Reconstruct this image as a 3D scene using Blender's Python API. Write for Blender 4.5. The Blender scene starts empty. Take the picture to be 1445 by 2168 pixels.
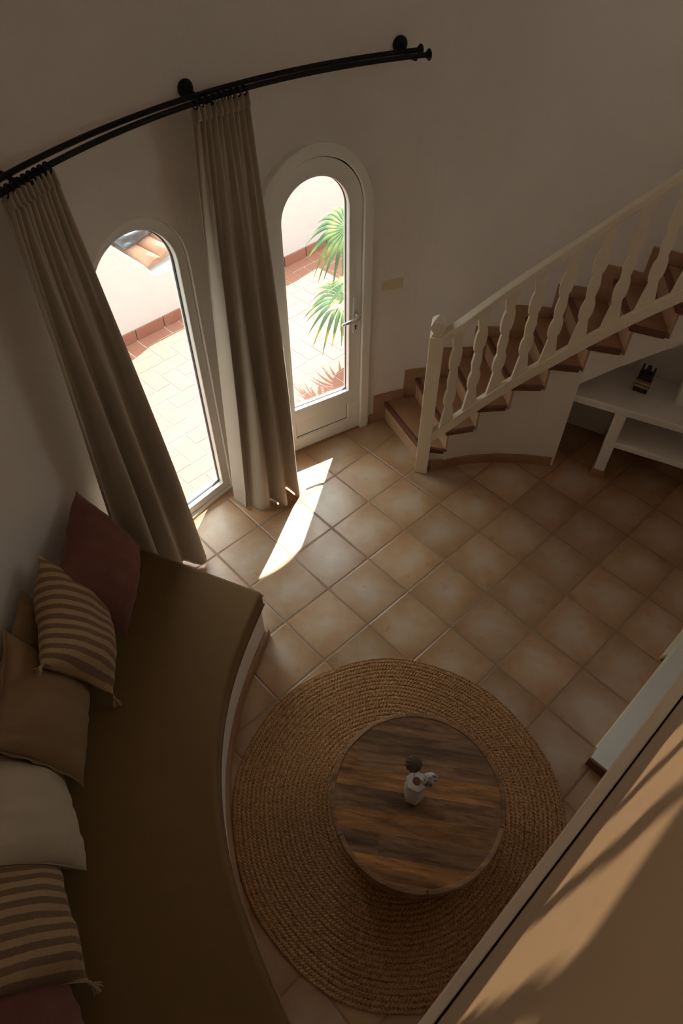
import bpy, bmesh, math, random
import numpy as np
from mathutils import Vector, Matrix, Euler
random.seed(7)
S = bpy.context.scene
COL = S.collection
PI = math.pi
R = math.radians

# ------------------------------------------------------------------ camera, light, exposure
cam = bpy.data.cameras.new('camera'); camo = bpy.data.objects.new('camera', cam); COL.objects.link(camo)
camo.location = (0, 0, 3.29225); camo.rotation_euler = (0.7082135, 0.003964, 0)
cam.sensor_fit = 'VERTICAL'; cam.sensor_height = 36; cam.lens = 23.3914
cam.clip_start = 0.005; cam.clip_end = 200
S.camera = camo

SUN = Vector((0.162, 0.668, 1.0)).normalized()      # towards the sun
sl = bpy.data.lights.new('sun', 'SUN'); sl.energy = 13.0; sl.angle = R(0.53); sl.color = (1.0, 0.95, 0.88)
so = bpy.data.objects.new('sun', sl); COL.objects.link(so)
so.rotation_euler = SUN.to_track_quat('Z', 'Y').to_euler(); so.location = (2, 6, 9)

w = bpy.data.worlds.new('sky'); S.world = w; w.use_nodes = True
wn = w.node_tree.nodes; bg = wn['Background']
bg.inputs['Color'].default_value = (0.92, 1.0, 0.97, 1)
_tc = wn.new('ShaderNodeTexCoord'); _dp = wn.new('ShaderNodeVectorMath'); _dp.operation = 'DOT_PRODUCT'
w.node_tree.links.new(_tc.outputs['Generated'], _dp.inputs[0]); _dp.inputs[1].default_value = SUN
_cl = wn.new('ShaderNodeMath'); _cl.operation = 'MAXIMUM'; w.node_tree.links.new(_dp.outputs['Value'], _cl.inputs[0]); _cl.inputs[1].default_value = 0.0
_pw = wn.new('ShaderNodeMath'); _pw.operation = 'POWER'; w.node_tree.links.new(_cl.outputs[0], _pw.inputs[0]); _pw.inputs[1].default_value = 2.0
_ma = wn.new('ShaderNodeMath'); _ma.operation = 'MULTIPLY_ADD'; w.node_tree.links.new(_pw.outputs[0], _ma.inputs[0]); _ma.inputs[1].default_value = 4.4; _ma.inputs[2].default_value = 0.9
w.node_tree.links.new(_ma.outputs[0], bg.inputs['Strength'])     # hazy sky, brighter around the sun

S.view_settings.view_transform = 'Standard'; S.view_settings.look = 'None'
S.view_settings.gamma = 1; S.view_settings.use_curve_mapping = False
S.view_settings.exposure = 0.68
try:
    S.cycles.max_bounces = 14; S.cycles.diffuse_bounces = 8; S.cycles.transparent_max_bounces = 12
    S.cycles.caustics_reflective = False; S.cycles.caustics_refractive = False
    S.cycles.sample_clamp_indirect = 8
except Exception:
    pass

# ------------------------------------------------------------------ materials
class NT:
    def __init__(s, name):
        s.m = bpy.data.materials.new(name); s.m.use_nodes = True
        s.t = s.m.node_tree; s.n = s.t.nodes; s.l = s.t.links
        s.b = s.n['Principled BSDF']
    def new(s, typ, **kw):
        nd = s.n.new(typ)
        for k, v in kw.items():
            if k == 'inp':
                for a, b in v.items():
                    if hasattr(b, 'is_output') or isinstance(b, bpy.types.NodeSocket): s.l.new(b, nd.inputs[a])
                    else: nd.inputs[a].default_value = b
            else: setattr(nd, k, v)
        return nd
    def math(s, op, a, b=None, c=None):
        nd = s.n.new('ShaderNodeMath'); nd.operation = op
        for i, v in enumerate((a, b, c)):
            if v is None: continue
            if isinstance(v, bpy.types.NodeSocket): s.l.new(v, nd.inputs[i])
            else: nd.inputs[i].default_value = v
        return nd.outputs[0]
    def mix(s, f, a, b):
        nd = s.n.new('ShaderNodeMix'); nd.data_type = 'RGBA'
        for i, v in ((0, f), (6, a), (7, b)):
            if isinstance(v, bpy.types.NodeSocket): s.l.new(v, nd.inputs[i])
            else: nd.inputs[i].default_value = v if i == 0 else (*v, 1)
        return nd.outputs[2]
    def ramp(s, f, stops):
        nd = s.n.new('ShaderNodeValToRGB'); s.l.new(f, nd.inputs[0]); e = nd.color_ramp.elements
        while len(e) < len(stops): e.new(0.5)
        for el, (p, c) in zip(e, stops):
            el.position = p; el.color = (*c, 1) if len(c) == 3 else c
        return nd.outputs[0]
    def noise(s, scale, detail=4, vec=None, rough=0.5, dist=0.0):
        nd = s.n.new('ShaderNodeTexNoise'); nd.inputs['Scale'].default_value = scale
        nd.inputs['Detail'].default_value = detail; nd.inputs['Roughness'].default_value = rough
        nd.inputs['Distortion'].default_value = dist
        if vec is not None: s.l.new(vec, nd.inputs['Vector'])
        return nd.outputs[0]
    def bump(s, h, strength=0.3, dist=0.01):
        nd = s.n.new('ShaderNodeBump'); nd.inputs['Strength'].default_value = strength
        nd.inputs['Distance'].default_value = dist; s.l.new(h, nd.inputs['Height'])
        s.l.new(nd.outputs[0], s.b.inputs['Normal'])
    def pos(s): return s.n.new('ShaderNodeNewGeometry').outputs['Position']
    def obj(s): return s.n.new('ShaderNodeTexCoord').outputs['Object']
    def map(s, vec, loc=(0, 0, 0), rot=(0, 0, 0), scale=(1, 1, 1)):
        nd = s.n.new('ShaderNodeMapping'); s.l.new(vec, nd.inputs[0])
        nd.inputs['Location'].default_value = loc; nd.inputs['Rotation'].default_value = rot; nd.inputs['Scale'].default_value = scale
        return nd.outputs[0]
    def col(s, c): 
        if isinstance(c, bpy.types.NodeSocket): s.l.new(c, s.b.inputs['Base Color'])
        else: s.b.inputs['Base Color'].default_value = (*c, 1)
    def rough(s, r):
        if isinstance(r, bpy.types.NodeSocket): s.l.new(r, s.b.inputs['Roughness'])
        else: s.b.inputs['Roughness'].default_value = r

def simple(name, c, rough=0.6, var=0.12, scale=6, bs=120, bstr=0.1, bd=0.002, spec=0.5, metal=0.0):
    t = NT(name); n = t.noise(scale, 5, t.obj())
    t.col(t.mix(n, [x * (1 - var) for x in c], [min(1, x * (1 + var)) for x in c]))
    t.rough(rough); t.b.inputs['Specular IOR Level'].default_value = spec; t.b.inputs['Metallic'].default_value = metal
    if bstr: t.bump(t.noise(bs, 3, t.obj()), bstr, bd)
    return t.m

def fabric(name, c, c2=None, weave=260, stripe=None, rough=0.92, var=0.18):
    t = NT(name); o = t.obj()
    n = t.noise(9, 6, o)
    fine = t.noise(weave, 2, t.map(o, scale=(1, 0.35, 1)))
    fine2 = t.noise(weave, 2, t.map(o, scale=(0.35, 1, 1)))
    f = t.math('MULTIPLY', t.math('ADD', fine, fine2), 0.5)
    base = t.mix(t.math('ADD', t.math('MULTIPLY', n, 0.35), t.math('MULTIPLY', f, 0.65)), [x * (1 - var * 1.6) for x in c], [min(1, x * (1 + var * 1.6)) for x in c])
    if stripe:
        ax, freq, duty = stripe
        sp = t.new('ShaderNodeSeparateXYZ', inp={0: o})
        wob = t.math('MULTIPLY', t.math('SUBTRACT', t.noise(60, 2, o), 0.5), 0.10)
        v = t.math('FRACT', t.math('ADD', t.math('MULTIPLY', sp.outputs[ax], freq), t.math('ADD', wob, 0.15)))
        m = t.math('LESS_THAN', v, duty)
        m = t.math('MULTIPLY', m, t.math('ADD', 0.7, t.math('MULTIPLY', f, 0.5)))
        base = t.mix(m, [0, 0, 0], [1, 1, 1]) and t.mix(m, *_pair(t, base, c2))
    t.col(base); t.rough(rough); t.b.inputs['Specular IOR Level'].default_value = 0.15
    t.b.inputs['Sheen Weight'].default_value = 0.15
    t.bump(f, 0.35, 0.0012)
    return t.m
def _pair(t, a, c2):
    nd = t.n.new('ShaderNodeRGB'); nd.outputs[0].default_value = (*c2, 1)
    return a, nd.outputs[0]

def m_plaster(name, c, bstr=0.25):
    t = NT(name); p = t.pos()
    n = t.noise(1.3, 5, p); f = t.noise(45, 5, p, 0.6); g = t.noise(7, 4, p)
    t.col(t.mix(t.math('MULTIPLY', t.math('ADD', n, g), 0.5), [x * 0.93 for x in c], [min(1, x * 1.06) for x in c]))
    t.rough(0.85); t.b.inputs['Specular IOR Level'].default_value = 0.25
    t.bump(t.math('ADD', t.math('MULTIPLY', f, 0.35), g), bstr, 0.006)
    return t.m

GX, GY, GA, TS = 0.18467, 3.37553, -0.8200266, 0.33
def m_tiles():
    t = NT('floor_tile'); p = t.pos()
    def dot(ax, ay):
        sp = t.new('ShaderNodeSeparateXYZ', inp={0: p})
        return t.math('DIVIDE', t.math('ADD', t.math('MULTIPLY', t.math('SUBTRACT', sp.outputs[0], GX), ax), t.math('MULTIPLY', t.math('SUBTRACT', sp.outputs[1], GY), ay)), TS)
    i = dot(math.cos(GA), math.sin(GA)); j = dot(math.sin(GA), -math.cos(GA))
    wob = t.math('MULTIPLY', t.math('SUBTRACT', t.noise(14, 3, p), 0.5), 0.012)
    i = t.math('ADD', i, wob); j = t.math('ADD', j, wob)
    fi, fj = t.math('FRACT', i), t.math('FRACT', j)
    ei = t.math('MINIMUM', fi, t.math('SUBTRACT', 1.0, fi)); ej = t.math('MINIMUM', fj, t.math('SUBTRACT', 1.0, fj))
    e = t.math('MINIMUM', ei, ej)
    cell = t.new('ShaderNodeCombineXYZ', inp={0: t.math('FLOOR', i), 1: t.math('FLOOR', j)})
    wn_ = t.new('ShaderNodeTexWhiteNoise', inp={'Vector': cell.outputs[0]})
    # distance from the tile's centre, cloudy
    dx = t.math('SUBTRACT', fi, 0.5); dy = t.math('SUBTRACT', fj, 0.5)
    r = t.math('SQRT', t.math('ADD', t.math('MULTIPLY', dx, dx), t.math('MULTIPLY', dy, dy)))
    off = t.new('ShaderNodeVectorMath', operation='MULTIPLY_ADD', inp={0: wn_.outputs['Color'], 1: (20, 20, 20), 2: p})
    cl = t.noise(5.5, 5, off.outputs[0], 0.6, 0.3)
    v = t.math('ADD', t.math('MULTIPLY', r, 1.15), t.math('MULTIPLY', t.math('SUBTRACT', cl, 0.5), 1.1))
    c = t.ramp(v, [(0.05, (0.52, 0.39, 0.28)), (0.42, (0.46, 0.29, 0.165)), (0.80, (0.37, 0.19, 0.085))])
    hs = t.new('ShaderNodeHueSaturation', inp={'Color': c, 'Value': t.math('ADD', 0.86, t.math('MULTIPLY', wn_.outputs['Value'], 0.26)), 'Saturation': 1.0})
    g = t.math('SMOOTHSTEP', 0.0085, 0.014, e) if False else t.new('ShaderNodeMapRange', interpolation_type='SMOOTHSTEP', inp={0: e, 1: 0.0075, 2: 0.014}).outputs[0]
    gc = t.mix(t.noise(3, 3, p), (0.30, 0.235, 0.175), (0.20, 0.145, 0.10))
    nd = t.n.new('ShaderNodeMix'); nd.data_type = 'RGBA'; t.l.new(g, nd.inputs[0]); t.l.new(gc, nd.inputs[6]); t.l.new(hs.outputs[0], nd.inputs[7])
    t.col(nd.outputs[2])
    t.rough(t.math('ADD', t.math('MULTIPLY', t.noise(11, 4, p), 0.22), t.math('SUBTRACT', 0.56, t.math('MULTIPLY', g, 0.36))))
    edge = t.new('ShaderNodeMapRange', interpolation_type='SMOOTHSTEP', inp={0: e, 1: 0.006, 2: 0.03}).outputs[0]
    t.bump(t.math('ADD', edge, t.math('MULTIPLY', t.noise(9, 3, off.outputs[0], 0.5, 1.2), 0.35)), 0.55, 0.004)
    return t.m

def m_clay(name, c, rough=0.5, scale=8, var=0.25):
    t = NT(name); o = t.pos(); n = t.noise(scale, 5, o, 0.6)
    t.col(t.mix(n, [x * (1 - var) for x in c], [min(1, x * (1 + var)) for x in c])); t.rough(rough)
    t.bump(t.noise(60, 3, o), 0.12, 0.002)
    return t.m

def m_wood(name, ca, cb, plank_dir=0.0, plank_w=0.0, seed=0.0, scale=1.0, rough=0.5, organic=True):
    t = NT(name); o = t.obj(); q = t.map(o, rot=(0, 0, -plank_dir))
    sp = t.new('ShaderNodeSeparateXYZ', inp={0: q})
    if plank_w:
        row = t.math('FLOOR', t.math('DIVIDE', t.math('ADD', sp.outputs[1], 5.013), plank_w))
        rr = t.new('ShaderNodeTexWhiteNoise', noise_dimensions='1D', inp={'W': row}).outputs['Value']
        # one butt joint per row, at a random place
        seg = t.math('GREATER_THAN', sp.outputs[0], t.math('MULTIPLY', t.math('SUBTRACT', rr, 0.5), 1.5))
        rid = t.math('ADD', t.math('MULTIPLY', row, 2.0), seg)
        rnd = t.new('ShaderNodeTexWhiteNoise', noise_dimensions='1D', inp={'W': rid}).outputs['Value']
    else:
        rnd = t.math('ADD', seed, 0.0)
    cv = t.new('ShaderNodeCombineXYZ', inp={0: t.math('ADD', sp.outputs[0], t.math('MULTIPLY', rnd, 37.0)), 1: t.math('MULTIPLY', sp.outputs[1], 7.0), 2: sp.outputs[2]})
    g = t.noise(4.5 * scale, 7, cv.outputs[0], 0.62, 0.8)
    g2 = t.noise(38 * scale, 4, cv.outputs[0], 0.7)
    big = t.noise(2.4, 3, cv.outputs[0], 0.5, 0.6)
    v = t.math('ADD', t.math('MULTIPLY', g, 0.75), t.math('MULTIPLY', g2, 0.25))
    c = t.ramp(v, [(0.34, ca), (0.52, [(a + b) / 2 for a, b in zip(ca, cb)]), (0.66, cb)])
    dark = t.ramp(big, [(0.50, (0, 0, 0)), (0.68, (1, 1, 1))])
    c2 = t.new('ShaderNodeMix', data_type='RGBA'); t.l.new(t.math('MULTIPLY', dark, 0.55), c2.inputs[0]); t.l.new(c, c2.inputs[6]); c2.inputs[7].default_value = (ca[0] * .35, ca[1] * .38, ca[2] * .45, 1)
    hs = t.new('ShaderNodeHueSaturation', inp={'Color': c2.outputs[2], 'Value': t.math('ADD', 0.75, t.math('MULTIPLY', rnd, 0.75)), 'Saturation': t.math('ADD', 0.85, t.math('MULTIPLY', rnd, 0.2))})
    t.col(hs.outputs[0]); t.rough(rough)
    h = v
    if plank_w:
        fr = t.math('FRACT', t.math('DIVIDE', t.math('ADD', sp.outputs[1], 5.013), plank_w))
        ed = t.math('MINIMUM', fr, t.math('SUBTRACT', 1.0, fr))
        h = t.math('ADD', t.math('MULTIPLY', v, 0.3), t.new('ShaderNodeMapRange', inp={0: ed, 1: 0.0, 2: 0.015}).outputs[0])
    t.bump(h, 0.25, 0.002)
    return t.m

def m_rug():
    t = NT('jute'); o = t.obj()
    sp = t.new('ShaderNodeSeparateXYZ', inp={0: o})
    th = t.math('ARCTAN2', sp.outputs[1], sp.outputs[0])
    r = t.math('SQRT', t.math('ADD', t.math('MULTIPLY', sp.outputs[0], sp.outputs[0]), t.math('MULTIPLY', sp.outputs[1], sp.outputs[1])))
    cv = t.new('ShaderNodeCombineXYZ', inp={0: t.math('MULTIPLY', th, 9.0), 1: t.math('MULTIPLY', r, 42.0)})
    n = t.noise(2.6, 5, cv.outputs[0], 0.75)
    n2 = t.noise(3.0, 3, o)
    c = t.ramp(n, [(0.30, (0.11, 0.05, 0.022)), (0.42, (0.37, 0.19, 0.082)), (0.54, (0.52, 0.29, 0.135)), (0.72, (0.70, 0.45, 0.25))])
    hs = t.new('ShaderNodeHueSaturation', inp={'Color': c, 'Value': t.math('ADD', 0.8, t.math('MULTIPLY', n2, 0.45))})
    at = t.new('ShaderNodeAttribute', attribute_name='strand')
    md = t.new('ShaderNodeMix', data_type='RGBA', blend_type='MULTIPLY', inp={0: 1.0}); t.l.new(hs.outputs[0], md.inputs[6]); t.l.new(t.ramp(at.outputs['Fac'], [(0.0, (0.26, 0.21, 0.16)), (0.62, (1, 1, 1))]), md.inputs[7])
    t.col(md.outputs[2]); t.rough(0.9); t.b.inputs['Specular IOR Level'].default_value = 0.2
    t.bump(t.noise(500, 2, o), 0.5, 0.002)
    return t.m

def m_glass(name, tint=(1, 1, 1), refl=0.06):
    t = NT(name); t.n.remove(t.b)
    out = t.n['Material Output']
    tr = t.new('ShaderNodeBsdfTransparent', inp={0: (*tint, 1)})
    gl = t.new('ShaderNodeBsdfGlossy', inp={'Roughness': 0.0, 'Color': (1, 1, 1, 1)})
    lw = t.new('ShaderNodeLayerWeight', inp={'Blend': 0.5})
    sch = t.math('ADD', 0.035, t.math('MULTIPLY', t.math('POWER', lw.outputs['Facing'], 5.0), 0.9))
    mx = t.new('ShaderNodeMixShader'); t.l.new(sch, mx.inputs[0]); t.l.new(tr.outputs[0], mx.inputs[1]); t.l.new(gl.outputs[0], mx.inputs[2])
    t.l.new(mx.outputs[0], out.inputs[0])
    return t.m

M = {}
M['plaster'] = m_plaster('white_plaster', (0.80, 0.77, 0.735), 0.5)
M['plaster_smooth'] = m_plaster('white_masonry', (0.80, 0.76, 0.72), 0.12)
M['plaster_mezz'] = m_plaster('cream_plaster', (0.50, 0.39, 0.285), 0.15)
M['outdoor_white'] = m_plaster('outdoor_whitewash', (0.50, 0.50, 0.49), 0.4)
M['tiles'] = m_tiles()
M['tread'] = m_clay('tread_tile', (0.37, 0.205, 0.11), 0.45)
M['riser'] = m_clay('riser_tile', (0.56, 0.38, 0.24), 0.5, 6)
M['nosing'] = m_clay('nosing_tile', (0.155, 0.062, 0.038), 0.4)
M['skirt'] = m_clay('skirting_tile', (0.37, 0.215, 0.125), 0.5, 10)
M['pvc'] = simple('white_frame_paint', (0.87, 0.87, 0.83), 0.35, 0.03, 3, 40, 0.03)
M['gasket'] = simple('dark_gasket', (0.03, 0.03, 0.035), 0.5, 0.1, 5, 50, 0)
M['cream'] = simple('cream_paint', (0.86, 0.80, 0.64), 0.5, 0.06, 9, 60, 0.15)
M['black_metal'] = simple('black_metal', (0.006, 0.005, 0.004), 0.5, 0.2, 9, 60, 0.05, spec=0.25)
M['steel'] = simple('brushed_steel', (0.72, 0.74, 0.76), 0.3, 0.03, 9, 60, 0, metal=0.9)
M['switch'] = simple('ivory_plastic', (0.66, 0.60, 0.40), 0.3, 0.03, 9, 60, 0)
M['curtain'] = fabric('linen_curtain', (0.47, 0.42, 0.345), weave=420, var=0.08)
M['mattress'] = fabric('olive_cotton', (0.19, 0.112, 0.046), weave=520, var=0.07)
M['maroon'] = fabric('maroon_linen', (0.20, 0.080, 0.064), weave=240, var=0.35)
M['tan'] = fabric('tan_linen', (0.30, 0.195, 0.105), weave=420, var=0.1)
M['white_linen'] = fabric('white_linen', (0.58, 0.49, 0.375), weave=420, var=0.06)
M['stripe'] = fabric('striped_wool', (0.46, 0.325, 0.185), (0.215, 0.135, 0.085), 200, ('X', 23.0, 0.5), var=0.2)
M['tassel'] = fabric('tassel_wool', (0.42, 0.30, 0.175), weave=200)
M['jute'] = m_rug()
M['table'] = m_wood('mango_planks', (0.11, 0.048, 0.018), (0.46, 0.235, 0.09), R(-9), 0.0865, 0, 1.0, 0.42)
M['rim'] = m_wood('mango_rim', (0.15, 0.07, 0.028), (0.40, 0.21, 0.09), 0, 0, 0.45, 1.0, 0.45)
M['rim2'] = m_wood('mango_rim_light', (0.22, 0.115, 0.05), (0.50, 0.30, 0.14), 0, 0, 0.55, 1.0, 0.45)
M['ceramic'] = simple('white_stoneware', (0.66, 0.60, 0.53), 0.5, 0.06, 15, 60, 0.05)
M['ball_dark'] = simple('dark_seed_head', (0.11, 0.075, 0.05), 0.85, 0.3, 60, 90, 0.4)
def m_marble():
    t = NT('grey_white_mottle'); o = t.obj(); n = t.noise(55, 5, o, 0.6, 1.5)
    t.col(t.ramp(n, [(0.40, (0.10, 0.08, 0.08)), (0.47, (0.42, 0.40, 0.40)), (0.55, (0.66, 0.64, 0.62))])); t.rough(0.8); return t.m
M['ball_light'] = m_marble()
M['carving'] = simple('black_wood', (0.014, 0.009, 0.006), 0.5, 0.3, 30, 60, 0.2)
M['carving_band'] = simple('brown_cord', (0.20, 0.105, 0.04), 0.8, 0.3, 60, 160, 0.6)
M['bead'] = simple('pale_shell', (0.62, 0.52, 0.38), 0.4, 0.15, 60, 60, 0)
M['patio'] = m_clay('patio_clay', (0.23, 0.095, 0.062), 0.7, 3, 0.14)
M['patio_grout'] = simple('patio_grout', (0.52, 0.46, 0.36), 0.9, 0.1, 8, 60, 0.2)
M['roof'] = m_clay('roof_clay', (0.46, 0.28, 0.19), 0.75, 6, 0.25)
M['glossy_grey'] = simple('grey_plastic_sheet', (0.05, 0.055, 0.06), 0.28, 0.6, 10, 14, 0.8, 0.02)
M['pot'] = m_clay('pot_clay', (0.55, 0.26, 0.15), 0.8, 6, 0.15)
M['soil'] = simple('soil', (0.03, 0.02, 0.015), 0.95, 0.3, 30, 60, 0.8)
def m_leaf():
    t = NT('palm_leaf'); o = t.pos(); n = t.noise(6, 3, o)
    t.col(t.ramp(n, [(0.38, (0.035, 0.09, 0.03)), (0.54, (0.08, 0.155, 0.04)), (0.68, (0.28, 0.27, 0.06))])); t.rough(0.4)
    return t.m
M['leaf'] = m_leaf()
M['glass'] = m_glass('clear_glass')
M['tint'] = m_glass('amber_sun_filter', (0.60, 0.52, 0.42), 0.06)  # tint of the added pane, dims and warms the sun
M['groove'] = simple('dark_groove', (0.06, 0.03, 0.018), 0.8, 0.1, 5, 60, 0)

# ------------------------------------------------------------------ mesh helpers
def mesh_obj(name, V, F, mat=None, parent=None, smooth=False, loc=None, mw=None):
    me = bpy.data.meshes.new(name); me.from_pydata([tuple(v) for v in V], [], [tuple(f) for f in F])
    bm = bmesh.new(); bm.from_mesh(me); bmesh.ops.recalc_face_normals(bm, faces=bm.faces); bm.to_mesh(me); bm.free()
    if smooth:
        me.polygons.foreach_set('use_smooth', [True] * len(me.polygons))
    if mat: me.materials.append(mat)
    o = bpy.data.objects.new(name, me); COL.objects.link(o)
    if mw is not None: o.matrix_world = mw
    if loc is not None: o.location = loc
    if parent is not None: o.parent = parent
    return o

class MB:
    def __init__(s): s.V = []; s.F = []
    def add(s, V, F):
        k = len(s.V); s.V += [tuple(v) for v in V]; s.F += [tuple(i + k for i in f) for f in F]; return s
    def prism(s, poly, z0, z1):
        """vertical prism; z0/z1 numbers or lists per corner"""
        n = len(poly)
        a = [z0] * n if not hasattr(z0, '__len__') else z0
        b = [z1] * n if not hasattr(z1, '__len__') else z1
        V = [(p[0], p[1], a[i]) for i, p in enumerate(poly)] + [(p[0], p[1], b[i]) for i, p in enumerate(poly)]
        F = [tuple(range(n - 1, -1, -1)), tuple(range(n, 2 * n))] + [(i, (i + 1) % n, n + (i + 1) % n, n + i) for i in range(n)]
        return s.add(V, F)
    def box(s, c, size, rot=None):
        cx, cy, cz = c; sx, sy, sz = [v / 2 for v in size]
        V = [Vector((x, y, z)) for z in (-sz, sz) for y in (-sy, sy) for x in (-sx, sx)]
        if rot is not None: V = [rot @ v for v in V]
        V = [v + Vector(c) for v in V]
        return s.add(V, [(0, 2, 3, 1), (4, 5, 7, 6), (0, 1, 5, 4), (2, 6, 7, 3), (0, 4, 6, 2), (1, 3, 7, 5)])
    def tube(s, pts, r, n=12, closed=False, cap=True):
        pts = [Vector(p) for p in pts]; m = len(pts); rs = r if hasattr(r, '__len__') else [r] * m
        V = []; up = Vector((0, 0, 1)); prev = None
        for i, p in enumerate(pts):
            a = pts[(i - 1) % m] if (closed or i > 0) else p; b = pts[(i + 1) % m] if (closed or i < m - 1) else p
            d = (b - a).normalized()
            if prev is None:
                x = d.cross(up) if abs(d.z) < 0.95 else d.cross(Vector((1, 0, 0)))
            else:
                x = prev - d * prev.dot(d)
            x.normalize(); prev = x; y = d.cross(x)
            V += [p + (x * math.cos(2 * PI * k / n) + y * math.sin(2 * PI * k / n)) * rs[i] for k in range(n)]
        F = []
        for i in range(m if closed else m - 1):
            j = (i + 1) % m
            F += [(i * n + k, i * n + (k + 1) % n, j * n + (k + 1) % n, j * n + k) for k in range(n)]
        if cap and not closed: F += [tuple(range(n)), tuple(range((m - 1) * n, m * n))]
        return s.add(V, F)
    def lathe(s, prof, c=(0, 0, 0), n=32, axis=None):
        V = []; F = []; m = len(prof)
        Q = axis if axis is not None else Matrix.Identity(3)
        for (r, z) in prof:
            V += [Q @ Vector((max(r, 1e-5) * math.cos(2 * PI * k / n), max(r, 1e-5) * math.sin(2 * PI * k / n), z)) + Vector(c) for k in range(n)]
        for i in range(m - 1):
            F += [(i * n + k, i * n + (k + 1) % n, (i + 1) * n + (k + 1) % n, (i + 1) * n + k) for k in range(n)]
        F += [tuple(range(n)), tuple(range((m - 1) * n, m * n))]
        return s.add(V, F)
    def obj(s, name, mat=None, parent=None, smooth=False, bevel=0, seg=2, mw=None, angle=35):
        o = mesh_obj(name, s.V, s.F, mat, parent, smooth, mw=mw)
        if bevel:
            b = o.modifiers.new('bevel', 'BEVEL'); b.width = bevel; b.segments = seg; b.limit_method = 'ANGLE'; b.angle_limit = R(angle)
        return o

def tag(o, label=None, cat=None, group=None, kind=None):
    if label: o['label'] = label
    if cat: o['category'] = cat
    if group: o['group'] = group
    if kind: o['kind'] = kind
    return o
def empty(name, loc=(0, 0, 0), rz=0.0):
    o = bpy.data.objects.new(name, None); COL.objects.link(o); o.location = loc; o.rotation_euler = (0, 0, rz); o.empty_display_size = 0.1
    return o
def attach(o, parent):
    """parent keeping the child's world place (parent is an unrotated empty)"""
    o.parent = parent; o.location = Vector(o.location) - Vector(parent.location)
    return o
def sub(o, part):
    """make o a sub-part of a part whose own origin offset is its parent's"""
    o.parent = part; o.location = Vector(o.location) - Vector(part.location) - (Vector(part.parent.location) if part.parent else Vector())
    return o
def catmull(P, n=8, closed=False):
    P = [np.array(p, float) for p in P]; m = len(P); out = []
    rng = range(m) if closed else range(m - 1)
    for i in rng:
        p0 = P[(i - 1) % m] if (closed or i > 0) else 2 * P[0] - P[1]
        p1 = P[i]; p2 = P[(i + 1) % m]; p3 = P[(i + 2) % m] if (closed or i < m - 2) else 2 * P[-1] - P[-2]
        for k in range(n):
            t = k / n
            out.append(0.5 * ((2 * p1) + (-p0 + p2) * t + (2 * p0 - 5 * p1 + 4 * p2 - p3) * t * t + (-p0 + 3 * p1 - 3 * p2 + p3) * t ** 3))
    if not closed: out.append(P[-1])
    return out

# ------------------------------------------------------------------ plan of the round room
CB = np.array([1.2, 1.25]); RB = 2.64
def polar(c, r, a): return np.array([c[0] + r * math.cos(R(a)), c[1] + r * math.sin(R(a))])
arcB = [polar(CB, RB, a) for a in range(106, 227, 8)]            # from right of the door round to behind the sofa
rest = [(-0.1, -1.05), (0.6, -1.32), (1.4, -1.2), (2.1, -0.8), (2.6, -0.1), (2.88, 0.7), (2.95, 1.6), (2.85, 2.3), (2.6, 2.87), (2.2, 3.32), (1.82, 3.58), (1.6, 3.70), (1.41, 3.757), (1.18, 3.797), (0.96, 3.812), (0.74, 3.81)]
WALLP = catmull(arcB + [np.array(p) for p in rest], 6, True)
def wall_hit(c, a):
    """point of the room's inner wall seen from c at angle a (degrees)"""
    d = np.array([math.cos(R(a)), math.sin(R(a))]); best = None
    for i in range(len(WALLP)):
        p, q = WALLP[i], WALLP[(i + 1) % len(WALLP)]; e = q - p
        den = d[0] * e[1] - d[1] * e[0]
        if abs(den) < 1e-9: continue
        w_ = p - c; t = (w_[0] * e[1] - w_[1] * e[0]) / den; u = (w_[0] * d[1] - w_[1] * d[0]) / den
        if t > 0 and -1e-6 <= u <= 1 + 1e-6 and (best is None or t < best[0]): best = (t, c + d * t, e / np.linalg.norm(e))
    return best[1], best[2]
CC = np.array([0.9, 1.4])
ZC = 3.45
TH = 0.07
def offset_path(P, d, closed=False):
    out = []; m = len(P)
    for i in range(m):
        a = P[(i - 1) % m] if (closed or i > 0) else P[i]; b = P[(i + 1) % m] if (closed or i < m - 1) else P[i]
        t = b - a; t /= np.linalg.norm(t); out.append(P[i] + d * np.array([t[1], -t[0]]))
    return out
def wall_strip(name, P, z0, z1, th, mat):
    Q = offset_path(P, -th) ; a = P[len(P) // 2]; b = Q[len(P) // 2]
    if np.linalg.norm(b - CC) < np.linalg.norm(a - CC): Q = offset_path(P, th)
    V = []; F = []; n = len(P)
    for p, q in zip(P, Q):
        V += [(p[0], p[1], z0), (p[0], p[1], z1), (q[0], q[1], z1), (q[0], q[1], z0)]
    for i in range(n - 1):
        for k in range(4): F.append((4 * i + k, 4 * i + (k + 1) % 4, 4 * i + 4 + (k + 1) % 4, 4 * i + 4 + k))
    F += [(0, 1, 2, 3), tuple(4 * (n - 1) + k for k in (3, 2, 1, 0))]
    return mesh_obj(name, V, F, mat)
nA = 6 * len(arcB)
# wall_back: from beyond the stairs (right) round past the door and window to behind the sofa
n_tot = len(WALLP); iR = 6 * (len(arcB) + 8)
P_back = [WALLP[(iR + k) % n_tot] for k in range(0, n_tot - iR + nA + 1)]
P_front = [WALLP[(nA + k) % n_tot] for k in range(0, iR - nA + 1)]
wall_back = wall_strip('wall_back', P_back, -0.1, ZC, TH, M['plaster'])
wall_front = wall_strip('wall_front', P_front, -0.1, ZC, TH, M['plaster'])

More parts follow.
